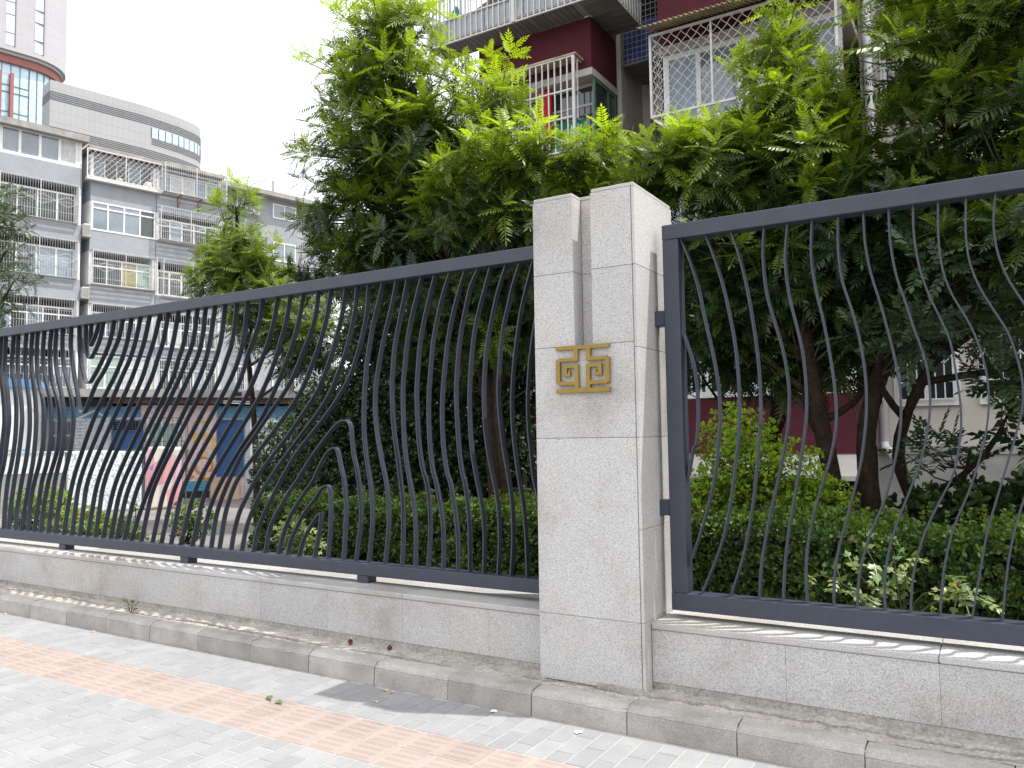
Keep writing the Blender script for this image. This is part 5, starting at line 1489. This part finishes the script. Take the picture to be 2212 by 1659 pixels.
# left tree (largest), trunk leaning left out of the hedge
L1 = [(-5.05, 6.0, 5.5, .62, .6, .48), (-5.35, 6.0, 5.15, .75, .6, .4), (-4.95, 6.1, 4.85, 1.0, .8, .5), (-5.2, 6.1, 4.35, 1.05, .8, .5), (-4.6, 6.1, 4.2, 1.0, .8, .6),
      (-5.15, 6.2, 3.75, 1.15, .8, .5), (-4.5, 6.1, 3.55, 1.2, .9, .6), (-5.3, 6.2, 3.25, 1.1, .8, .45), (-4.4, 6.2, 2.95, 1.1, .8, .5), (-3.75, 6.1, 3.3, .7, .7, .5), (-4.3, 6.4, 2.4, 1.0, .7, .45), (-3.6, 6.2, 2.6, .6, .6, .5)]
pinnate_tree('tall_tree', 'tallest feathery leaved tree left of the pillar, bright new leaves at its top', (-3.85, 6.2, .1),
             [(-3.85, 6.2, .05), (-3.92, 6.2, .9), (-3.98, 6.2, 1.7), (-4.15, 6.2, 2.5), (-4.5, 6.15, 3.5), (-4.9, 6.1, 4.6), (-5.05, 6.05, 5.3)], L1, 1050, 21, .095,
             tips=[(-5.62, 6, 6.0), (-4.75, 6, 5.72), (-5.1, 6, 5.95), (-6.2, 6, 5.65), (-4.25, 5.9, 5.2), (-3.75, 5.9, 4.95)], ylo=3.0, yhi=5.6)
L2 = [(-3.15, 5.75, 3.72, .6, .5, .28), (-3.65, 5.7, 3.85, .6, .5, .30), (-2.75, 5.8, 3.7, .42, .4, .30), (-3.75, 6.0, 4.55, .38, .4, .3), (-3.9, 5.7, 3.5, .6, .5, .32), (-3.3, 5.9, 3.35, .6, .6, .3)]
pinnate_tree('small_tree', 'shorter bright yellow green feathery tree just left of the pillar top', (-3.62, 6.0, .1),
             [(-3.62, 6.05, .05), (-3.72, 6.05, 1.0), (-3.78, 6.0, 1.9), (-3.6, 5.95, 2.8), (-3.4, 5.9, 3.6)], L2, 180, 22, .055,
             tips=[(-2.6, 5.8, 3.95), (-3.15, 5.7, 4.1), (-3.7, 5.7, 4.22), (-3.6, 6, 4.95)], ylo=3.0, yhi=4.2, young=1.0)
# right trees
L3 = [(-1.28, 6.2, 4.45, .34, .34, .52), (-1.2, 6.2, 3.95, .5, .5, .35), (-2.15, 6.0, 3.6, .5, .5, .30), (-2.5, 6.0, 3.35, .36, .4, .24), (-1.75, 6.1, 3.55, .6, .55, .4), (-1.15, 6.2, 3.5, .75, .6, .42),
      (-1.7, 6.3, 3.0, .95, .7, .4), (-.8, 6.3, 3.0, .8, .7, .45), (-1.5, 6.4, 2.6, .8, .6, .35), (-1.9, 6.4, 2.25, .5, .5, .3), (-1.25, 6.6, 2.1, .6, .5, .3), (-.75, 6.5, 2.3, .5, .5, .3)]
pinnate_tree('tall_tree', 'feathery leaved tree right of the pillar with an upright leader before the lattice cage', (-1.05, 6.2, .1),
             [(-1.03, 6.2, .05), (-1.02, 6.2, 1.0), (-1.12, 6.2, 1.7), (-1.22, 6.2, 2.5), (-1.25, 6.2, 3.4), (-1.3, 6.2, 4.3)], L3, 820, 23, .075,
             tips=[(-1.35, 6.2, 5.05), (-1.1, 6.2, 4.95), (-1.65, 6.2, 4.4), (-2.6, 6, 3.75), (-2.0, 6, 3.95)], ylo=2.8, yhi=4.3, young=.95)
L4 = [(-.35, 6.3, 4.15, .6, .5, .42), (.1, 6.2, 4.3, .6, .5, .5), (.6, 6.3, 4.6, .8, .6, .6), (.0, 6.3, 3.65, .7, .6, .42), (.55, 6.2, 3.3, .7, .6, .5), (-.3, 6.4, 3.2, .7, .6, .45), (.2, 6.0, 2.75, .6, .5, .3), (-.3, 6.5, 5.0, .7, .5, .5), (1.3, 6.3, 3.9, .9, .7, .9)]
pinnate_tree('tall_tree', 'dense feathery leaved tree filling the upper right corner above the fence', (-.74, 6.3, .1),
             [(-.74, 6.3, .05), (-.78, 6.3, .8), (-.8, 6.3, 1.5), (-.55, 6.3, 2.3), (-.25, 6.3, 3.2), (.1, 6.3, 4.2)], L4, 700, 24, .08,
             tips=[(-.75, 6.2, 4.55), (-.45, 6.2, 4.75), (.25, 6.0, 3.2), (.0, 5.9, 3.05)], ylo=2.6, yhi=4.8, young=.75)
L9 = [(-3.1, 8.4, 2.8, 1.1, .9, .55), (-1.9, 8.2, 2.7, 1.0, .9, .5), (-.9, 8.3, 3.0, 1.1, .9, .6), (.4, 8.4, 3.2, 1.2, .9, .8), (-2.4, 8.6, 3.2, 1.0, .9, .5), (-2.6, 8.0, 2.15, .7, .6, .3), (-1.6, 7.8, 2.1, .7, .6, .3), (.1, 7.6, 2.5, .8, .6, .3)]  # foliage added to keep sky light off the red wall behind
pinnate_tree('tall_tree', 'tree added to darken the caged ground floor windows of the red building', (-2.0, 8.4, .1),
             [(-2.0, 8.4, .05), (-1.95, 8.4, 1.0), (-1.9, 8.4, 2.0), (-1.7, 8.4, 3.0)], L9, 640, 29, .07, ylo=4, yhi=8, young=.3, sc=(.7, 1.0))
L10 = [(-7.0, 8.8, 3.2, 1.0, .9, .7), (-5.8, 8.8, 3.4, 1.2, .9, .8), (-4.6, 8.7, 3.2, 1.1, .9, .8), (-3.9, 8.6, 2.5, .8, .7, .5)]  # backing tree added to darken the gaps under the left crown
pinnate_tree('tall_tree', 'tree added to darken the gaps behind the tallest tree and the dark evergreen shrub', (-5.2, 8.8, .1),
             [(-5.2, 8.8, .05), (-5.25, 8.8, 1.2), (-5.3, 8.8, 2.4), (-5.4, 8.8, 3.6)], L10, 430, 30, .08, ylo=5, yhi=9, young=.3, sc=(.8, 1.1))
# layered elm-like tree low on the right
L5 = [(-.35, 6.2, 2.55, .7, .6, .35), (-.55, 5.9, 2.15, .55, .5, .10, 2), (.25, 6.3, 2.3, .6, .5, .3), (.15, 6.3, 1.8, .45, .5, .10, 1.5), (-.15, 6.2, 1.35, .5, .5, .08, 1.5), (.45, 6.0, 1.5, .45, .5, .12), (.35, 6.0, 1.1, .5, .4, .2), (.9, 6.2, 2.0, .6, .5, .6)]
pinnate_tree('broadleaf_tree', 'low tree with flat sprays of oval grey green leaves behind the right fence panel', (-.5, 6.6, .1),
             [(-.5, 6.6, .05), (-.5, 6.6, .8), (-.62, 6.5, 1.3), (-.5, 6.4, 1.7), (-.2, 6.3, 2.2), (.1, 6.3, 2.6)], L5, 120, 25, .06, fr=(5, 8), mat='leaf_elm', tpl=TPL_E, ylo=1, yhi=6, young=.25, limb_r=.03)
# sapling further left and the drooping locust at the left edge
L6 = [(-11.35, 9.4, 5.5, .35, .4, .5), (-11.35, 9.4, 4.9, .85, .7, .35), (-11.25, 9.4, 4.4, 1.05, .8, .35), (-10.9, 9.4, 3.9, 1.2, .8, .4), (-10.3, 9.5, 3.5, 1.0, .8, .5), (-9.7, 9.5, 3.0, .9, .8, .5)]
pinnate_tree('young_tree', 'young bright green feathery tree standing against the grey apartment block', (-10.9, 9.5, 0),
             [(-10.9, 9.5, 0), (-10.95, 9.5, 1.5), (-11.1, 9.45, 3.0), (-11.3, 9.4, 4.4), (-11.35, 9.4, 5.6)], L6, 240, 26, .06, tips=[(-11.5, 9.4, 6.1), (-11.15, 9.4, 5.9)], ylo=2.5, yhi=5.0, young=.7, sc=(.9, 1.4))
L7 = [(-11.2, 5.4, 4.45, .42, .5, .3), (-11.0, 5.4, 4.0, .45, .5, .22), (-10.75, 5.4, 3.6, .42, .4, .2), (-11.0, 5.4, 3.3, .42, .4, .25), (-11.2, 5.4, 2.9, .4, .4, .2), (-11.9, 5.5, 4.0, .6, .6, .9), (-11.6, 5.5, 4.9, .6, .6, .3)]
pinnate_tree('locust_tree', 'drooping small leaved locust branches at the left edge of the view', (-12.3, 5.5, 0),
             [(-12.3, 5.5, 0), (-12.3, 5.5, 1.6), (-12.2, 5.5, 3.0), (-11.9, 5.5, 4.6)], L7, 150, 27, .08, fr=(6, 9), mat='leaf_elm', tpl=TPL_L, ylo=1, yhi=9, young=.5)
# round tree beyond the outbuilding roof
L8 = [(-17.6, 22, 3.9, 1.3, 1.1, .8), (-16.2, 22, 3.6, 1.3, 1.1, .8), (-17, 22, 4.6, 1.0, .9, .5), (-14.5, 22, 4.4, 1.4, 1.1, 1.0)]
pinnate_tree('garden_tree', 'rounded mid green tree beyond the flat roof of the outbuilding', (-16.8, 22, 0), [(-16.8, 22, 0), (-16.8, 22, 2.0), (-16.6, 22, 3.8)], L8, 170, 28, .12, sc=(1.7, 2.3), ylo=3, yhi=6, young=.6)

def leafy_bush(name, label, cat, base, blobs, n, seed, mat='leaf_dark', sc=(1.0, 1.6), young=.3, stems=5, group=None, tops=0.4):
    rng = np.random.default_rng(seed)
    t = thing(name, base, label, cat, 0, group)
    st = MB()
    for b in blobs:
        for k in range(max(1, stems // len(blobs))):
            st.tube(limb_path((base[0] + rng.normal(0, .06), base[1] + rng.normal(0, .06), base[2]), np.array(b[:3]) + rng.normal(0, .2, 3) * np.array(b[3:6]), .05, rng), .016, .005, 4)
    st.build('stem', 'bark', t)
    pos, d, idx, r = in_lobes(rng, blobs, n)
    D = rng.normal(size=(n, 3)); U = d * r[:, None] * .8 + np.array((0, 0, .8)) + rng.normal(0, .35, (n, 3))
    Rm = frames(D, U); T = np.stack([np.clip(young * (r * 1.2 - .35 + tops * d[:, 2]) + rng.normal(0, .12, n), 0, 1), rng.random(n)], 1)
    lv = Leaves(); S = rng.uniform(*sc, n); ch = rng.integers(0, 3, n)
    for j in range(3):
        m = ch == j; lv.add(TPL_S[j], Rm[m], pos[m], S[m], T[m])
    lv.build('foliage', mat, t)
    return t
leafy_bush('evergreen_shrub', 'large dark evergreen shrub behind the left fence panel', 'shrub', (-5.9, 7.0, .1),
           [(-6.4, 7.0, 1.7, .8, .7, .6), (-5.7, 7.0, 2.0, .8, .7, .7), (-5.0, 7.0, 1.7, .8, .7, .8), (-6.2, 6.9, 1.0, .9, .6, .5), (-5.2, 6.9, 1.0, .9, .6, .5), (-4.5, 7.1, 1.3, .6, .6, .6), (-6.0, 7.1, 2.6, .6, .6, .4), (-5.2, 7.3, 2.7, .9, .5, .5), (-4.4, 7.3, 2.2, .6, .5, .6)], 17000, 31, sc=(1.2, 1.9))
leafy_bush('evergreen_shrub', 'dark shrub reaching in front of the blue door of the outbuilding', 'shrub', (-7.6, 7.4, .0),
           [(-7.75, 7.4, 1.35, .5, .5, .45), (-7.4, 7.3, .95, .55, .5, .4), (-8.2, 7.4, 1.0, .3, .3, .25)], 1900, 32, sc=(1.1, 1.7))
leafy_bush('golden_shrub', 'yellow green shrub in front of the red wall right of the pillar', 'shrub', (-1.45, 5.95, .1),
           [(-1.62, 5.9, 1.35, .32, .25, .36), (-1.4, 5.9, 1.15, .45, .25, .32), (-1.1, 5.9, .98, .3, .25, .2), (-1.75, 5.85, 1.0, .3, .25, .3)], 2300, 33, mat='leaf_golden_sunlit', sc=(.7, 1.05), young=1.0, tops=.5)
leafy_bush('broadleaf_shrub', 'low dark broad leaved shrub behind the hedge at far right', 'shrub', (.2, 6.4, .1), [(-.15, 6.4, .92, .5, .4, .2), (.6, 6.4, 1.0, .6, .4, .3)], 600, 34, sc=(1.8, 2.6), young=.5)
leafy_bush('rose_thicket', 'leafy low thicket behind the rail at the far left of the fence', 'shrub', (-8.2, 4.95, .0),
           [(-9.3, 5.0, .65, .55, .3, .35), (-8.5, 4.95, .5, .55, .3, .3), (-7.8, 4.95, .45, .4, .25, .25)], 1500, 35, mat='leaf_hedge', sc=(1.1, 1.8), young=.9)
leafy_bush('garden_shrub', 'low green shrub far down the courtyard beside the washing', 'shrub', (-9.6, 7.2, 0), [(-9.6, 7.2, .35, .35, .3, .3)], 260, 36, mat='leaf_hedge', sc=(1.1, 1.7), young=.4)

# clipped hedge behind both panels
def hedge():
    X0, X1, Y0, Y1, Z1 = -5.75, 4.3, 4.98, 5.72, .93
    t = thing('clipped_hedge', (0, 5.3, .1), 'long clipped evergreen hedge behind the fence, light green on top', 'hedge')
    MB().box(X0 + .12, X1, Y0 + .16, Y1 - .16, .05, Z1 - .16).build('light_block_core', 'dark_in', t)  # dark box added inside the leaves to block light
    rng = np.random.default_rng(41)
    def put(n, f, up, young):
        uv = rng.random((n, 2)); P = np.array([f(a, b) for a, b in uv])
        wob_ = .03 * np.sin(P[:, 0] * 5.1) + .025 * np.sin(P[:, 0] * 11.3 + P[:, 1] * 7) + .02 * np.sin(P[:, 2] * 13 + P[:, 0] * 3)
        upn = np.array(up, float)
        P += upn * (wob_[:, None] - rng.random((n, 1)) ** 1.5 * .10)
        U = upn * 1.0 + np.array((0, 0, .45)) + rng.normal(0, .4, (n, 3))
        D = rng.normal(size=(n, 3)); T = np.stack([np.clip(rng.normal(young, .17, n), 0, 1), rng.random(n)], 1)
        S = rng.uniform(.85, 1.35, n); ch = rng.integers(0, 3, n); Rm = frames(D, U)
        for j in range(3):
            m = ch == j; lv.add(TPL_S[j], Rm[m], P[m], S[m], T[m])
    lv = Leaves()
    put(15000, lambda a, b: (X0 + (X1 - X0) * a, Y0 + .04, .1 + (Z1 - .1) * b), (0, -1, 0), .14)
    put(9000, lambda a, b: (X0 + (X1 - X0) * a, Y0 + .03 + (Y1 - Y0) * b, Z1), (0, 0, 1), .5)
    put(700, lambda a, b: (X0, Y0 + (Y1 - Y0) * a, .1 + (Z1 - .1) * b), (-1, 0, 0), .05)
    n = 260
    P = np.stack([X0 + (X1 - X0) * rng.random(n), Y0 + .05 + (Y1 - Y0) * rng.random(n), Z1 + .04 * rng.random(n) + .01], 1)
    for z in (0, .03, .055):
        Rm = frames(rng.normal(size=(n, 3)), np.tile((0, 0, 1.0), (n, 1)) + rng.normal(0, .15, (n, 3)))
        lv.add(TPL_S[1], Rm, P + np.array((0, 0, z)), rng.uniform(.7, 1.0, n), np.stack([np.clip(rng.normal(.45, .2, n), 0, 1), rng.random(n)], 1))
    lv.build('foliage', 'leaf_hedge', t)
hedge()

# roses behind the rail
def rose(label, base, stems, flowers, seed, group='rose bushes behind the rail', dens=26):
    rng = np.random.default_rng(seed)
    t = thing('rose_bush', base, label, 'rose bush', 0, group)
    st = MB(); P = []; D = []; U = []
    for tip in stems:
        tip = np.array(tip, float); path = limb_path(base, tip, .10, rng, 7); st.tube(path, .006, .003, 4)
        for k in range(dens):
            i = 2 + rng.random() * 4.99; a = path[int(i)]; b = path[min(7, int(i) + 1)]
            p = a + (b - a) * (i - int(i)); P.append(p); d = rng.normal(size=3) + np.array((0, -.2, .3)); D.append(d); U.append(np.array((0, -.2, 1)) + rng.normal(0, .35, 3))
    st.build('stem', 'twig', t)
    P = np.array(P); n = len(P); Rm = frames(np.array(D), np.array(U)); lv = Leaves(); ch = rng.integers(0, 2, n)
    T = np.stack([np.clip(rng.normal(.3, .3, n), 0, 1), rng.random(n)], 1); S = rng.uniform(.5, .95, n)
    for j in range(2):
        m = ch == j; lv.add(TPL_R[j], Rm[m], P[m], S[m], T[m])
    lv.build('foliage', 'leaf_rose', t)
    for (x, y, z, r, mt) in flowers:
        fb = MB()
        for ring, (k, rr, zz) in enumerate(((6, 1.0, 0), (5, .7, .3), (4, .4, .5))):
            for q in range(k):
                a = 6.283 * (q + .5 * ring) / k; c, s_ = math.cos(a), math.sin(a)
                o = np.array((x, y, z)); rad = np.array((c, .25 * s_ - .2, s_)); tn = np.array((-s_, .25 * c, c))
                e = np.array((0, -1, .25)) * r * zz
                pts = [o + e, o + e + rad * r * rr * .7 + tn * r * .42, o + e + rad * r * rr + np.array((0, -.25, 0)) * r, o + e + rad * r * rr * .7 - tn * r * .42]
                i = len(fb.v); fb.v += [tuple(p) for p in pts]; fb.f.append((i, i + 1, i + 2, i + 3))
        fb.build('flower', mt, t)
    return t
rose('sunlit pale leaved rose bush in front of the right part of the hedge', (-.45, 4.72, .45),
     [(-.62, 4.66, .86), (-.48, 4.62, .86), (-.33, 4.6, .84), (-.25, 4.62, .76), (-.7, 4.66, .78), (-.15, 4.62, .68), (-.05, 4.62, .62), (-.02, 4.66, .58), (-.75, 4.64, .65), (-.95, 4.66, .6)],
     [(-.21, 4.58, .72, .012, 'mural_yellow')], 51, dens=8)
rose('sunlit yellowish rose bush inside the bar arches of the left panel', (-4.85, 4.72, .42),
     [(-4.95, 4.66, .88), (-4.85, 4.62, .8), (-4.75, 4.62, .78), (-4.6, 4.66, .66), (-5.05, 4.64, .68), (-4.5, 4.66, .62), (-5.1, 4.7, .62)], [], 52, dens=22)
rose('rose plant with a large coral bloom behind the left panel', (-7.1, 4.66, .40),
     [(-7.1, 4.6, .72), (-7.0, 4.62, .86), (-7.25, 4.6, .62), (-6.9, 4.6, .6), (-6.6, 4.62, .66)], [(-7.12, 4.58, .66, .034, 'petal_pink'), (-6.28, 4.6, .67, .017, 'petal_red')], 53, dens=12)
rose('rose plant with small scarlet blooms at the far left of the panel', (-8.3, 4.72, .35),
     [(-8.1, 4.66, .7), (-8.3, 4.66, .75), (-8.5, 4.66, .7), (-8.0, 4.66, .6)], [(-7.98, 4.62, .60, .028, 'petal_red'), (-8.14, 4.62, .66, .02, 'petal_red'), (-7.9, 4.62, .76, .014, 'petal_red')], 54, dens=16)
# creeper on a stake beside the left tree
cr = leafy_bush('creeper', 'leafy creeper climbing a stake just left of the pillar', 'creeper', (-2.95, 5.85, .1), [(-2.95, 5.85, 1.0, .13, .1, .35), (-2.85, 5.85, 1.35, .12, .1, .25), (-2.98, 5.85, .9, .16, .1, .15)], 170, 61, mat='leaf_hedge', sc=(1.2, 1.9), young=.9, stems=3)
MB().tube([(-3.0, 5.85, .9), (-3.07, 5.86, 1.62)], .012, .009, 5).build('stake', 'twig', cr)
# rustic stake fence under the left tree
fs = thing('stake_fence', (-4.3, 6.9, .1), 'short rustic fence of weathered stakes at the foot of the left tree', 'fence')
for k, (x, h) in enumerate(((-5.0, 1.0), (-4.72, 1.12), (-4.5, 1.05), (-4.28, 1.16), (-4.05, 1.02))):
    MB().tube([(x, 6.9, .05), (x + .02, 6.9, h * .6), (x + .01, 6.89, h + .12)], .026, .02, 6).build('stake', 'stake', fs)
MB().tube([(-5.1, 6.86, .98), (-3.95, 6.86, .95)], .016, n=5).build('rail', 'stake', fs)

# ================================================================ small things on the ground
def flat_leaf(x, y, rz, L, label, parent=None):
    t = thing('fallen_leaf', (x, y, .006), label, 'leaf', rz, 'fallen green leaves on the tactile tiles')
    mb = MB(True)
    for s in (1, -1):
        b = len(mb.v); mb.v += [(0, 0, .002), (L * .35, s * L * .2, .014), (L * .75, s * L * .15, .01), (L, 0, .001), (L * .5, 0, .003)]
        mb.f += [(b, b + 1, b + 4), (b + 1, b + 2, b + 4), (b + 2, b + 3, b + 4)]
    o = mb.build('blade', 'leaf_fallen', t); sd = o.modifiers.new('thickness', 'SOLIDIFY'); sd.thickness = .0008
    MB(True).tube([(0, 0, .002), (-L * .35, .008, .001)], .0012, n=4).build('stalk', 'twig', t)
M['leaf_fallen'] = pm('fallen_leaf_green', (0.16, 0.20, 0.06), (0.11, 0.14, 0.045), 40, rough=.6)
flat_leaf(-3.6, 3.245, 2.6, .085, 'left one of two fallen green leaves on the tactile tiles')
flat_leaf(-3.565, 3.25, -.3, .075, 'right one of two fallen green leaves on the tactile tiles')
for x, y, rz, lb in ((-7.44, 3.72, .5, 'cigarette butt on the pavers at the far left by the kerb'), (-6.11, 3.71, 1.2, 'cigarette butt at the kerb foot below the small weed'),
                     (-3.14, 3.70, .2, 'left one of two cigarette butts in the pillar shadow'), (-3.085, 3.69, 1.5, 'right one of two cigarette butts in the pillar shadow'), (-3.06, 3.52, .1, 'pale cigarette butt in the shadow nearer the tactile tiles')):
    t = thing('cigarette_butt', (x, y, .006), lb, 'cigarette butt', rz, 'cigarette butts on the pavement')
    MB(True).tube([(-.016, 0, .0005), (.006, 0, .0005)], .0042, n=8).build('filter', 'filter', t)
    MB(True).tube([(.0062, 0, .0005), (.013, 0, .0005)], .0043, .0038, n=8).build('burnt_end', 'paper', t)
for x, y, rz, lb in ((-2.39, 3.71, .4, 'small white paper scrap in the pillar shadow by the kerb'), (-1.855, 3.66, 1.0, 'white paper scrap on the pavers below the pillar')):
    t = thing('paper_scrap', (x, y, .003), lb, 'paper', rz, 'paper scraps on the pavement')
    q = MB(True); q.grid(lambda u, v: (-.018 + .036 * u, -.012 + .024 * v, .004 * math.sin(3.1 * u) + .003 * v), 4, 3)
    o = q.build('sheet', 'paper', t); sd = o.modifiers.new('thickness', 'SOLIDIFY'); sd.thickness = .0006
for x, y, lb in ((-3.678, 3.985, 'left rusty bolt stub in the mortar at the foot of the wall'), (-3.346, 3.985, 'right rusty bolt stub in the mortar at the foot of the wall')):
    t = thing('bolt_stub', (x, y, .14), lb, 'bolt', .4, 'rusty bolt stubs in the mortar')
    MB(True).tube([(0, 0, 0), (0, 0, .035)], .008, n=8).build('shank', 'rust', t)
    MB(True).tube([(0, 0, .012), (0, 0, .027)], .016, n=6).build('nut', 'rust', t)
rng = np.random.default_rng(71)
wd = thing('weed', (-5.886, 3.885, .13), 'small green weed growing in the mortar above the kerb', 'weed')
st = MB(); P = []; D = []
for k in range(8):
    a = 2.4 * k; tip = np.array((-5.886 + .04 * math.cos(a), 3.885 + .03 * math.sin(a), .165 + .012 * k)); st.tube([(-5.886, 3.885, .125), tip], .002, n=4); P.append(tip); D.append((math.cos(a), math.sin(a) * .5 - .3, .5))
st.build('stem', 'twig', wd)
wb = MB()
for p, d in zip(P, D):
    d = np.array(d); s = np.array((-d[1], d[0], 0)); b = len(wb.v); L = .055
    wb.v += [tuple(p), tuple(p + d * L * .5 + s * L * .4), tuple(p + d * L), tuple(p + d * L * .5 - s * L * .4)]; wb.f.append((b, b + 1, b + 2, b + 3))
wb.build('leaf', 'leaf_fallen', wd)
